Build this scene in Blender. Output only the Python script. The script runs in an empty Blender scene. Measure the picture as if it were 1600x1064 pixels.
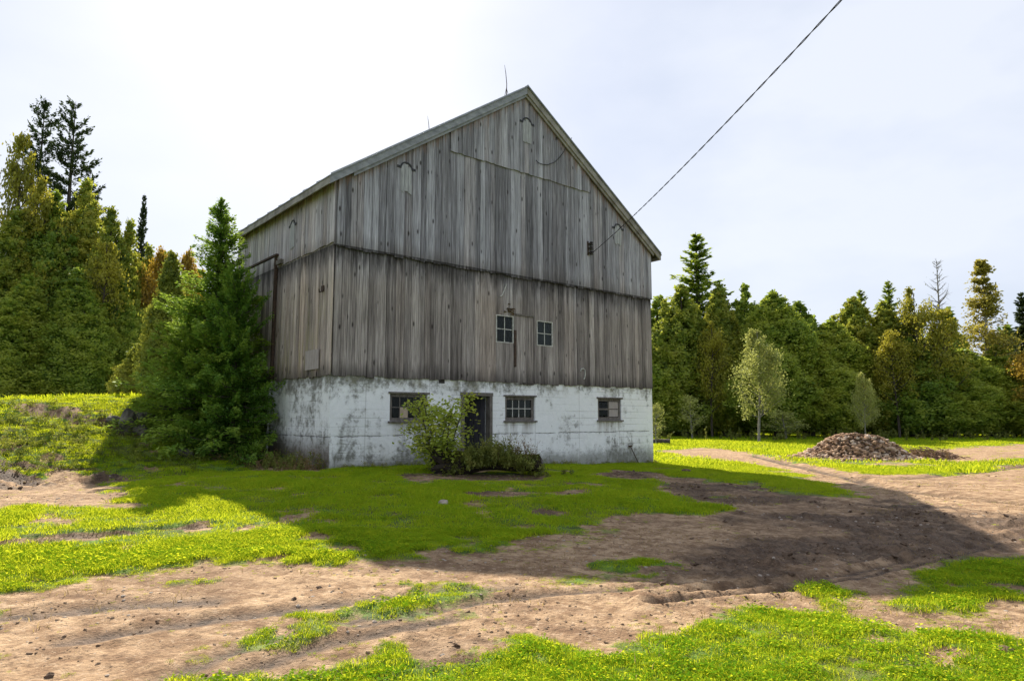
import bpy, math, random
import numpy as np
from mathutils import Vector, Matrix

# ------------------------------------------------------------------ camera, sky, sun, exposure
scene = bpy.context.scene
COL = scene.collection
R = math.radians
FPX, PITCH, CAMZ = 1065.6, R(6.457), 1.55
cam_data = bpy.data.cameras.new('camera')
cam = bpy.data.objects.new('camera', cam_data)
COL.objects.link(cam)
cam_data.sensor_width = 36.0
cam_data.lens = 36.0 * FPX / 1600.0
cam_data.clip_start = 0.05
cam_data.clip_end = 3000
cam.location = (0, 0, CAMZ)
cam.rotation_euler = (math.pi / 2 + PITCH, 0, 0)
scene.camera = cam

SUN_EL, SUN_AZ = R(38.5), R(-19.0)        # azimuth measured from +Y towards +X
world = bpy.data.worlds.new('World')
scene.world = world
world.use_nodes = True
wn, wl = world.node_tree.nodes, world.node_tree.links
wn.clear()
w_out = wn.new('ShaderNodeOutputWorld')
w_bg = wn.new('ShaderNodeBackground')
w_sky = wn.new('ShaderNodeTexSky')
w_sky.sky_type = 'NISHITA'
w_sky.sun_disc = False
w_sky.sun_elevation = SUN_EL
w_sky.sun_rotation = SUN_AZ
w_sky.altitude = 300
w_sky.air_density = 1.0
w_sky.dust_density = 2.2
w_sky.ozone_density = 1.0
w_tc = wn.new('ShaderNodeTexCoord')
w_map = wn.new('ShaderNodeMapping')
w_map.inputs['Scale'].default_value = (1.0, 1.0, 2.2)
w_noise = wn.new('ShaderNodeTexNoise')
w_noise.inputs['Scale'].default_value = 1.6
w_noise.inputs['Detail'].default_value = 7
w_noise.inputs['Roughness'].default_value = 0.5
w_ramp = wn.new('ShaderNodeMapRange')
w_ramp.inputs['From Min'].default_value = 0.36
w_ramp.inputs['From Max'].default_value = 0.72
w_ramp.inputs['To Min'].default_value = 0.87
w_ramp.inputs['To Max'].default_value = 0.96
w_veil = wn.new('ShaderNodeMix')                    # thin even high cloud over the whole sky
w_veil.data_type = 'RGBA'
w_veil.inputs['A'].default_value = (2.05, 2.32, 2.9, 1)
w_veil.inputs['B'].default_value = (3.2, 3.36, 3.72, 1)
w_mix = wn.new('ShaderNodeMix')
w_mix.data_type = 'RGBA'
wl.new(w_tc.outputs['Generated'], w_map.inputs['Vector'])
wl.new(w_map.outputs['Vector'], w_noise.inputs['Vector'])
wl.new(w_noise.outputs['Fac'], w_ramp.inputs['Value'])
w_cl = wn.new('ShaderNodeMapRange')
w_cl.inputs['From Min'].default_value = 0.38
w_cl.inputs['From Max'].default_value = 0.64
wl.new(w_noise.outputs['Fac'], w_cl.inputs['Value'])
wl.new(w_cl.outputs['Result'], w_veil.inputs['Factor'])
wl.new(w_ramp.outputs['Result'], w_mix.inputs['Factor'])
wl.new(w_sky.outputs['Color'], w_mix.inputs['A'])
wl.new(w_veil.outputs['Result'], w_mix.inputs['B'])
wl.new(w_mix.outputs['Result'], w_bg.inputs['Color'])
w_bg.inputs['Strength'].default_value = 0.13
wl.new(w_bg.outputs['Background'], w_out.inputs['Surface'])

sun_data = bpy.data.lights.new('sun', 'SUN')
sun_data.energy = 5.0
sun_data.angle = R(0.6)
sun_data.color = (1.0, 0.90, 0.76)
sun = bpy.data.objects.new('sun', sun_data)
COL.objects.link(sun)
to_sun = Vector((math.sin(SUN_AZ) * math.cos(SUN_EL), math.cos(SUN_AZ) * math.cos(SUN_EL), math.sin(SUN_EL)))
sun.rotation_euler = to_sun.to_track_quat('Z', 'Y').to_euler()

vs = scene.view_settings
vs.view_transform = 'Standard'
vs.look = 'None'
vs.gamma = 1.0
vs.use_curve_mapping = False
vs.exposure = 1.04
scene.render.engine = 'CYCLES'
scene.cycles.max_bounces = 6
scene.cycles.transparent_max_bounces = 12

# ------------------------------------------------------------------ numeric helpers
def hash2(ix, iy, seed):
    h = (ix.astype(np.int64) * 374761393 + iy.astype(np.int64) * 668265263 + seed * 1442695041) & 0xFFFFFFFF
    h = ((h ^ (h >> 13)) * 1274126177) & 0xFFFFFFFF
    return ((h ^ (h >> 16)) & 0xFFFF) / 65535.0

def vnoise(x, y, seed=0):
    x = np.asarray(x, float); y = np.asarray(y, float)
    ix, iy = np.floor(x), np.floor(y)
    fx, fy = x - ix, y - iy
    fx = fx * fx * (3 - 2 * fx); fy = fy * fy * (3 - 2 * fy)
    a = hash2(ix, iy, seed); b = hash2(ix + 1, iy, seed)
    c = hash2(ix, iy + 1, seed); d = hash2(ix + 1, iy + 1, seed)
    return (a + (b - a) * fx) * (1 - fy) + (c + (d - c) * fx) * fy

def fbm(x, y, octaves=4, seed=0, gain=0.5):
    s = 0.0; amp = 1.0; tot = 0.0
    for o in range(octaves):
        s = s + amp * vnoise(np.asarray(x) * 2 ** o + 17.3 * o, np.asarray(y) * 2 ** o - 9.1 * o, seed + o)
        tot += amp; amp *= gain
    return s / tot

def sstep(a, b, x):
    t = np.clip((np.asarray(x, float) - a) / (b - a), 0, 1)
    return t * t * (3 - 2 * t)

# barn frame: origin at the near left corner, a runs along the gable front, b runs back along the left wall
BO = np.array([-4.248, 16.0]); BTH = R(39.733)
EX = np.array([math.cos(BTH), math.sin(BTH)]); EY = np.array([-math.sin(BTH), math.cos(BTH)])
def to_ab(x, y):
    dx = np.asarray(x) - BO[0]; dy = np.asarray(y) - BO[1]
    return dx * EX[0] + dy * EX[1], dx * EY[0] + dy * EY[1]
def from_ab(a, b):
    return BO[0] + a * EX[0] + b * EY[0], BO[1] + a * EX[1] + b * EY[1]

def terrain_smooth(x, y):
    x = np.asarray(x, float); y = np.asarray(y, float)
    a, b = to_ab(x, y)
    z = 0.36 * np.exp(-((x + 4.6) ** 2 + (y - 16.2) ** 2) / (2 * 5.5 ** 2))
    bank = 2.15 * sstep(1.2, 8.8, b + 0.06 * np.minimum(a, 0) + 1.1 * (fbm(x * .25, y * .25, 2, 5) - .5))
    bank = bank * (1 - .030 * np.clip(-a - 3.5, 0, 7))
    z = z + bank * (1 - sstep(-0.9, 1.6, a)) * (1 - .9 * np.exp(-(a / 1.3) ** 2) * (1 - sstep(3.6, 6.5, b)))
    z = z + 0.16 * (fbm(x * .13, y * .13, 3, 11) - .5) * sstep(3, 9, np.hypot(x, y))
    z = z + 0.6 * (fbm(x * .02, y * .02, 2, 31) - .5) * sstep(40, 120, np.hypot(x, y))
    return z

def ray(u, v):
    cp, sp = math.cos(PITCH), math.sin(PITCH)
    xc, yc = (u - 800) / FPX, (532 - v) / FPX
    return np.array([xc, cp - yc * sp, sp + yc * cp])

def on_ground(u, v):
    d = ray(u, v)
    if d[2] > -0.004:
        d = d.copy(); d[2] = min(d[2], .02)
    t = np.geomspace(2.0, 260, 1600)
    below = (CAMZ + d[2] * t) - terrain_smooth(d[0] * t, d[1] * t) < 0
    k = int(np.argmax(below)) if below.any() else len(t) - 1
    return d[0] * t[k], d[1] * t[k]

def at_depth(u, depth):                     # ground position seen in column u at a distance
    return (u - 800) / FPX * depth, depth
def height_at(v, depth):                    # world height seen in row v at a distance
    d = ray(800, v)
    return CAMZ + d[2] / d[1] * depth

# ------------------------------------------------------------------ ground cover masks (bare soil and dark mud), as outlines on the ground
def P(*pts): return np.array([on_ground(u, v) for u, v in pts])
# (outline, amount, edge softness in m)
SOIL = [
 (P((-60,935),(100,915),(200,900),(400,884),(590,867),(680,857),(760,852),(850,842),(950,818),(1000,806),(1090,800),(1120,790),(1060,774),(1010,765),
    (1060,752),(1160,752),(1230,772),(1315,772),(1345,768),(1270,746),(1190,728),(1090,712),(1130,704),(1190,712),(1290,730),(1360,740),(1480,742),(1660,715),(1680,800),(1690,880),
    (1600,872),(1490,880),(1430,925),(1300,922),(1225,932),(1100,962),(960,978),(840,1000),(650,1024),(540,1045),(400,1062),(250,1110),(-80,1110)), 1.0, .55),
 (P((1130,952),(1250,930),(1440,900),(1440,960),(1380,962),(1300,935)), .75, .3),
 (P((1370,958),(1480,948),(1640,940),(1650,990),(1500,1000),(1420,990)), .85, .25),
 (P((-40,742),(120,737),(185,762),(205,792),(120,790),(-40,795)), .9, .35),
 (P((-20,846),(160,829),(330,816),(330,822),(160,840),(-20,858)), .95, .10),
 (P((1036,704),(1100,699),(1180,706),(1190,716),(1100,714),(1040,711)), .9, .5),
 (P((1400,716),(1480,700),(1660,690),(1660,712),(1500,722)), .8, .8),
 (P((1340,720),(1420,716),(1480,728),(1400,732)), .4, .5),
 (P((690,772),(790,766),(860,770),(760,778)), .8, .12),
 (P((560,775),(600,771),(610,777),(570,779)), .6, .1),
 (P((810,800),(850,793),(900,800),(860,806)), .95, .12),
 (P((860,768),(920,762),(930,771),(870,774)), .9, .12),
 (P((920,742),(960,733),(1050,740),(1030,748),(950,748)), .9, .15),
 (P((780,822),(840,818),(850,825),(790,827)), .6, .1),
 (P((1020,752),(1040,744),(1110,748),(1090,758)), .9, .15),
 (P((440,688),(520,735),(440,738),(380,722)), .8, .4),
 (P((620,738),(860,742),(850,752),(630,750)), .6, .2),
 (P((1555,1005),(1590,1005),(1590,1035),(1560,1030)), .95, .06),
 (P((1250,1035),(1340,1030),(1330,1050),(1260,1052)), .4, .2),
 (P((300,760),(360,756),(380,764),(310,768)), .4, .2),
]
GRASS = [   # grass growing inside the bare ground
 (P((620,925),(800,906),(960,886),(1030,897),(980,910),(880,920),(740,936),(570,962),(480,988),(395,1000),(470,962)), .80, .40),
 (P((935,880),(1000,866),(1068,876),(1050,890),(980,893)), .9, .28),
 (P((1440,935),(1480,882),(1560,866),(1620,880),(1600,915),(1500,955)), .7, .4),
 (P((780,860),(880,845),(960,838),(930,850),(830,862)), .5, .2),
 (P((1100,772),(1140,770),(1150,776),(1110,778)), .6, .15),
 (P((440,980),(560,964),(560,985),(450,1000)), .3, .2),
]
MUD = [
 (P((1005,748),(1170,744),(1320,786),(1450,796),(1580,804),(1640,830),(1600,866),(1440,888),(1300,912),(1160,908),(1040,902),(985,880),(1080,862),(1150,838),(1130,800),(1040,775)), .85, .5),
 (P((1430,935),(1500,900),(1640,880),(1640,945),(1500,960)), .8, .3),
 (P((670,850),(760,846),(800,866),(700,872)), .35, .3),
 (P((-20,955),(40,948),(80,955),(30,966),(-20,968)), .7, .2),
 (P((-20,846),(160,829),(330,816),(330,822),(160,840),(-20,858)), .9, .1),
 (P((430,1020),(560,985),(700,960),(700,970),(560,1004),(440,1040)), .5, .2),
 (P((520,1032),(680,1000),(800,985),(800,1000),(640,1030)), .45, .2),
 (P((1340,772),(1480,790),(1640,806),(1640,822),(1480,808),(1340,786)), .9, .15),
] + [(s[0], .85, s[2] + .08) for s in SOIL[8:17]]

def poly_field(px, py, poly, soft):
    lo = poly.min(0) - 3 * soft - .5; hi = poly.max(0) + 3 * soft + .5
    out = np.zeros(px.shape)
    m = (px > lo[0]) & (px < hi[0]) & (py > lo[1]) & (py < hi[1])
    if not m.any(): return out
    x, y = px[m], py[m]
    d2 = np.full(x.shape, 1e9); inside = np.zeros(x.shape, bool)
    n = len(poly)
    for i in range(n):
        ax, ay = poly[i]; bx, by = poly[(i + 1) % n]
        ex, ey = bx - ax, by - ay
        t = np.clip(((x - ax) * ex + (y - ay) * ey) / (ex * ex + ey * ey + 1e-9), 0, 1)
        d2 = np.minimum(d2, (x - ax - t * ex) ** 2 + (y - ay - t * ey) ** 2)
        c = ((ay > y) != (by > y))
        inside ^= c & (x < (bx - ax) * (y - ay) / (by - ay + 1e-12) + ax)
    sd = np.sqrt(d2) * np.where(inside, 1, -1)
    wob = (fbm(x * 2.2, y * 2.2, 4, 77) - .5) * 3.2 * soft
    out[m] = sstep(-soft, soft, sd + wob)
    return out

def ground_masks(px, py):
    soil = np.zeros(px.shape); mud = np.zeros(px.shape)
    for poly, amt, soft in SOIL: soil = np.maximum(soil, amt * poly_field(px, py, poly, soft))
    for poly, amt, soft in GRASS: soil = soil * (1 - amt * poly_field(px, py, poly, soft))
    for poly, amt, soft in MUD: mud = np.maximum(mud, amt * poly_field(px, py, poly, soft))
    a, b = to_ab(px, py)
    torn = sstep(-.5, -1.5, a) * sstep(.2, 2, b) * sstep(9.5, 7.5, b) * sstep(.575, .63, fbm(px * .55 + 3, py * 1.1, 4, 52, .6))     # torn sod on the bank
    soil = np.maximum(soil, .95 * torn); mud = np.maximum(mud, torn)
    mud = mud * (.30 + .70 * sstep(.40, .56, fbm(px * .8 + 5, py * 1.5, 4, 43)))
    speck = fbm(px * 1.7, py * 1.7, 4, 41)
    soil = np.maximum(soil, .8 * sstep(.635, .70, speck) * sstep(60, 20, np.hypot(px, py)))   # worn spots in the turf
    return soil, mud

# wheel tracks pressed into the dirt: centre lines on the ground
TRACKS = [
 (P((1020,925),(1110,916),(1220,908),(1330,890),(1430,868),(1500,852),(1560,838),(1640,820)), .075, .05),
 (P((1020,938),(1110,927),(1220,918),(1330,900),(1430,878),(1500,861),(1560,846),(1640,828)), .075, .05),
 (P((560,975),(640,958),(760,935),(880,922),(1020,915)), .08, .02),
 (P((330,1062),(420,1030),(520,1000),(620,978),(700,962)), .11, .022),
 (P((250,1062),(350,1020),(470,985),(580,960)), .11, .018),
 (P((500,1052),(560,1046),(650,1036),(740,1025)), .05, .03),
 (P((-40,852),(100,838),(220,828),(330,820)), .14, .04),
 (P((-40,965),(60,955),(200,942),(330,936)), .14, .018),
 (P((100,1000),(240,975),(420,952),(600,930),(800,915)), .10, .022),
 (P((1180,712),(1270,732),(1370,758),(1480,775),(1640,790)), .25, .06),
 (P((1290,745),(1400,748),(1500,740),(1640,722)), .2, .05),
]
def track_depth(x, y):
    z = np.zeros(x.shape); m_all = np.zeros(x.shape)
    for line, wid, dep in TRACKS:
        lo = line.min(0) - 1; hi = line.max(0) + 1
        m = (x > lo[0]) & (x < hi[0]) & (y > lo[1]) & (y < hi[1])
        if not m.any(): continue
        xx, yy = x[m], y[m]; d2 = np.full(xx.shape, 1e9)
        for i in range(len(line) - 1):
            ax, ay = line[i]; ex, ey = line[i + 1] - line[i]
            t = np.clip(((xx - ax) * ex + (yy - ay) * ey) / (ex * ex + ey * ey), 0, 1)
            d2 = np.minimum(d2, (xx - ax - t * ex) ** 2 + (yy - ay - t * ey) ** 2)
        d = np.sqrt(d2) + .03 * (fbm(xx * 3, yy * 3, 2, 8) - .5)
        z[m] += -dep * np.exp(-(d / wid) ** 2) + .55 * dep * np.exp(-((d - 1.9 * wid) / (.7 * wid)) ** 2)
        m_all[m] = np.maximum(m_all[m], np.exp(-(d / (wid * .9)) ** 2))
    return z, m_all

def terrain(x, y, masks=None):
    x = np.asarray(x, float); y = np.asarray(y, float)
    scalar = x.ndim == 0
    x = np.atleast_1d(x); y = np.atleast_1d(y)
    soil, mud = ground_masks(x, y) if masks is None else masks
    z = terrain_smooth(x, y)
    r = np.hypot(x, y); near = sstep(60, 12, r)
    tz, tm = track_depth(x, y)
    z = z + tz
    z = z + near * soil * (.022 * (fbm(x * 2.1, y * 2.1, 5, 3, .6) - .5))
    z = z + near * soil * .035 * (fbm(x * 6.3, y * 6.3, 3, 37, .6) - .5)
    z = z + near * soil * mud * (.17 * (np.abs(fbm(x * 2.6, y * 2.6, 5, 13, .62) - .5) * 2 - .25))
    z = z + near * (1 - soil) * .07 * (fbm(x * 1.6, y * 1.6, 3, 23) - .5)
    a, b = to_ab(x, y)
    lumps = sstep(-.5, -2.5, a) * sstep(.2, 2, b) * sstep(9.5, 7, b)         # torn sod on the bank
    z = z + lumps * (.50 * (fbm(x * .9, y * .9, 4, 51, .55) - .5) + .20 * (np.abs(fbm(x * 1.7, y * 1.7, 4, 57, .6) - .5) * 2 - .3))
    z = z - .02 * sstep(.1, .5, soil) * near
    if scalar: return float(z[0])
    return z, soil, mud, tm

# ------------------------------------------------------------------ mesh helpers
def mesh_np(name, verts, faces, mat=None, smooth=False):
    """verts (n,3), faces (m,k) with a constant k"""
    verts = np.asarray(verts, np.float32); faces = np.asarray(faces, np.int32)
    me = bpy.data.meshes.new(name)
    m, k = faces.shape
    me.vertices.add(len(verts)); me.vertices.foreach_set('co', verts.ravel())
    me.loops.add(m * k); me.loops.foreach_set('vertex_index', faces.ravel())
    me.polygons.add(m); me.polygons.foreach_set('loop_start', np.arange(0, m * k, k, dtype=np.int32))
    if smooth: me.polygons.foreach_set('use_smooth', np.ones(m, bool))
    me.update(calc_edges=True)
    if mat: me.materials.append(mat)
    return me

def link(name, me, parent=None, loc=(0, 0, 0), rot=(0, 0, 0)):
    o = bpy.data.objects.new(name, me); COL.objects.link(o)
    o.location = loc; o.rotation_euler = rot
    if parent: o.parent = parent
    return o

def empty(name, loc=(0, 0, 0), rz=0.0):
    o = bpy.data.objects.new(name, None); COL.objects.link(o)
    o.location = loc; o.rotation_euler = (0, 0, rz); o.empty_display_size = .3
    return o

def tag(o, label, cat, group=None, kind=None):
    o['label'] = label; o['category'] = cat
    if group: o['group'] = group
    if kind: o['kind'] = kind
    return o

class MB:
    """collects shapes into one mesh"""
    def __init__(s): s.v = []; s.f = []
    def add(s, vs_, fs_):
        n = len(s.v); s.v += [tuple(v) for v in vs_]; s.f += [tuple(i + n for i in f) for f in fs_]; return s
    def box(s, x0, x1, y0, y1, z0, z1):
        return s.add([(x0,y0,z0),(x1,y0,z0),(x1,y1,z0),(x0,y1,z0),(x0,y0,z1),(x1,y0,z1),(x1,y1,z1),(x0,y1,z1)],
                     [(0,3,2,1),(4,5,6,7),(0,1,5,4),(1,2,6,5),(2,3,7,6),(3,0,4,7)])
    def prism(s, pts, depth_a, depth_b, place):
        """polygon pts (2d, counter clockwise seen from the front) between two depths; place(p, q, depth) -> xyz"""
        n = len(pts)
        vs_ = [place(p, q, depth_a) for p, q in pts] + [place(p, q, depth_b) for p, q in pts]
        fs_ = [tuple(range(n)), tuple(range(2 * n - 1, n - 1, -1))] + [(i, i + n, (i + 1) % n + n, (i + 1) % n) for i in range(n)]
        return s.add(vs_, fs_)
    def tube(s, pts, radii, sides=6, cap=True):
        pts = [Vector(p) for p in pts]; rings = []
        if not hasattr(radii, '__len__'): radii = [radii] * len(pts)
        up = Vector((.31, .17, 1)).normalized()
        vs_ = []
        for i, p in enumerate(pts):
            d = (pts[min(i + 1, len(pts) - 1)] - pts[max(i - 1, 0)]).normalized()
            a = d.cross(up)
            if a.length < .05: a = d.cross(Vector((1, 0, 0)))
            a.normalize(); b = a.cross(d)
            for k in range(sides):
                t = 2 * math.pi * k / sides
                vs_.append(p + (a * math.cos(t) + b * math.sin(t)) * radii[i])
        fs_ = []
        for i in range(len(pts) - 1):
            for k in range(sides):
                k2 = (k + 1) % sides
                fs_.append((i*sides+k, i*sides+k2, (i+1)*sides+k2, (i+1)*sides+k))
        if cap:
            fs_.append(tuple(range(sides)))
            fs_.append(tuple((len(pts)-1)*sides + k for k in range(sides - 1, -1, -1)))
        return s.add(vs_, fs_)
    def mesh(s, name, mat=None, smooth=False):
        me = bpy.data.meshes.new(name); me.from_pydata(s.v, [], s.f)
        me.update()
        if smooth:
            me.polygons.foreach_set('use_smooth', np.ones(len(me.polygons), bool))
        if mat: me.materials.append(mat)
        return me
    def obj(s, name, mat, parent=None, smooth=False, **k):
        return link(name, s.mesh(name, mat, smooth), parent, **k)

# ------------------------------------------------------------------ material helpers
class NT:
    def __init__(s, name):
        s.m = bpy.data.materials.new(name); s.m.use_nodes = True
        s.t = s.m.node_tree; s.t.nodes.clear()
        s.out = s.n('ShaderNodeOutputMaterial')
    def n(s, typ, **kw):
        nd = s.t.nodes.new(typ)
        for k, v in kw.items(): setattr(nd, k, v)
        return nd
    def set(s, sock, val):
        if hasattr(val, 'is_output') or isinstance(val, bpy.types.NodeSocket): s.t.links.new(val, sock)
        else: sock.default_value = val
    def math(s, op, a, b=0.0, c=None, clamp=False):
        nd = s.n('ShaderNodeMath', operation=op, use_clamp=clamp)
        s.set(nd.inputs[0], a); s.set(nd.inputs[1], b)
        if c is not None: s.set(nd.inputs[2], c)
        return nd.outputs[0]
    def mix(s, f, a, b, blend='MIX'):
        nd = s.n('ShaderNodeMix', data_type='RGBA', blend_type=blend)
        s.set(nd.inputs['Factor'], f)
        s.set(nd.inputs['A'], a if not isinstance(a, tuple) else (*a, 1)[:4]); s.set(nd.inputs['B'], b if not isinstance(b, tuple) else (*b, 1)[:4])
        return nd.outputs['Result']
    def rng(s, v, a, b, c=0.0, d=1.0, smooth=False):
        nd = s.n('ShaderNodeMapRange'); nd.clamp = True
        if smooth: nd.interpolation_type = 'SMOOTHSTEP'
        s.set(nd.inputs['Value'], v)
        for k, x in zip(('From Min', 'From Max', 'To Min', 'To Max'), (a, b, c, d)): s.set(nd.inputs[k], x)
        return nd.outputs['Result']
    def coord(s, which='Object'): return s.n('ShaderNodeTexCoord').outputs[which]
    def pos(s): return s.n('ShaderNodeNewGeometry').outputs['Position']
    def xyz(s, v):
        nd = s.n('ShaderNodeSeparateXYZ'); s.set(nd.inputs[0], v); return nd.outputs
    def vec(s, x, y, z):
        nd = s.n('ShaderNodeCombineXYZ')
        for i, q in enumerate((x, y, z)): s.set(nd.inputs[i], q)
        return nd.outputs[0]
    def noise(s, vec, scale, detail=4, rough=.5, dist=0.0):
        nd = s.n('ShaderNodeTexNoise'); s.set(nd.inputs['Vector'], vec)
        nd.inputs['Scale'].default_value = scale; nd.inputs['Detail'].default_value = detail
        nd.inputs['Roughness'].default_value = rough; nd.inputs['Distortion'].default_value = dist
        return nd.outputs['Fac']
    def voro(s, vec, scale, feature='F1'):
        nd = s.n('ShaderNodeTexVoronoi', feature=feature); s.set(nd.inputs['Vector'], vec); nd.inputs['Scale'].default_value = scale
        return nd.outputs
    def rand(s): return s.n('ShaderNodeObjectInfo').outputs['Random']
    def attr(s, name):
        nd = s.n('ShaderNodeAttribute'); nd.attribute_name = name; return nd.outputs['Fac']
    def bump(s, h, strength=.5, dist=.01):
        nd = s.n('ShaderNodeBump'); s.set(nd.inputs['Height'], h)
        nd.inputs['Strength'].default_value = strength; nd.inputs['Distance'].default_value = dist
        return nd.outputs[0]
    def pbr(s, color, rough=.8, bump=None, metal=0.0, spec=.3):
        nd = s.n('ShaderNodeBsdfPrincipled')
        s.set(nd.inputs['Base Color'], color if not isinstance(color, tuple) else (*color, 1)[:4]); s.set(nd.inputs['Roughness'], rough)
        nd.inputs['Metallic'].default_value = metal; nd.inputs['Specular IOR Level'].default_value = spec
        if bump is not None: s.t.links.new(bump, nd.inputs['Normal'])
        s.t.links.new(nd.outputs[0], s.out.inputs[0]); return s.m

def mat_simple(name, c1, c2, scale=8, rough=.75, bumpd=.004, metal=0.0, stretch=(1, 1, 1)):
    t = NT(name); x, y, z = t.xyz(t.coord())[:3]
    v = t.vec(t.math('MULTIPLY', x, stretch[0]), t.math('MULTIPLY', y, stretch[1]), t.math('MULTIPLY', z, stretch[2]))
    n = t.noise(v, scale, 6, .6)
    return t.pbr(t.mix(t.rng(n, .3, .7), c1, c2), rough, t.bump(n, .6, bumpd), metal)

def mat_leaf(name, dark, mid, light, scale=.55, trans=.35, seed=0.0, lightpow=(.35, .75)):
    """leaf colours vary leaf by leaf, clump by clump and tree by tree"""
    t = NT(name)
    p = t.coord('Object')
    n1 = t.noise(t.n('ShaderNodeVectorMath', operation='ADD').outputs[0], 1) if False else t.noise(p, scale, 3, .6)
    n2 = t.noise(p, 9.0, 2, .6)
    r = t.rand()
    f = t.math('ADD', t.math('MULTIPLY', n1, .62), t.math('MULTIPLY', n2, .38))
    f = t.math('ADD', f, t.math('MULTIPLY', t.math('SUBTRACT', r, .5), .16))
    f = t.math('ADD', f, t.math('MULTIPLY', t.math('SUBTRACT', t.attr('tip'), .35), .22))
    c = t.mix(t.rng(f, .30, .50), dark, mid)
    c = t.mix(t.rng(f, lightpow[0] + .13, lightpow[1]), c, light)
    d = t.n('ShaderNodeBsdfDiffuse'); t.set(d.inputs['Color'], c)
    tr = t.n('ShaderNodeBsdfTranslucent'); t.set(tr.inputs['Color'], t.mix(.35, c, light))
    m1 = t.n('ShaderNodeMixShader'); m1.inputs[0].default_value = trans
    t.t.links.new(d.outputs[0], m1.inputs[1]); t.t.links.new(tr.outputs[0], m1.inputs[2])
    g = t.n('ShaderNodeBsdfGlossy'); g.inputs['Roughness'].default_value = .45; g.inputs['Color'].default_value = (.7, .75, .7, 1)
    m2 = t.n('ShaderNodeMixShader'); m2.inputs[0].default_value = .025
    t.t.links.new(m1.outputs[0], m2.inputs[1]); t.t.links.new(g.outputs[0], m2.inputs[2])
    t.t.links.new(m2.outputs[0], t.out.inputs[0])
    return t.m

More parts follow.
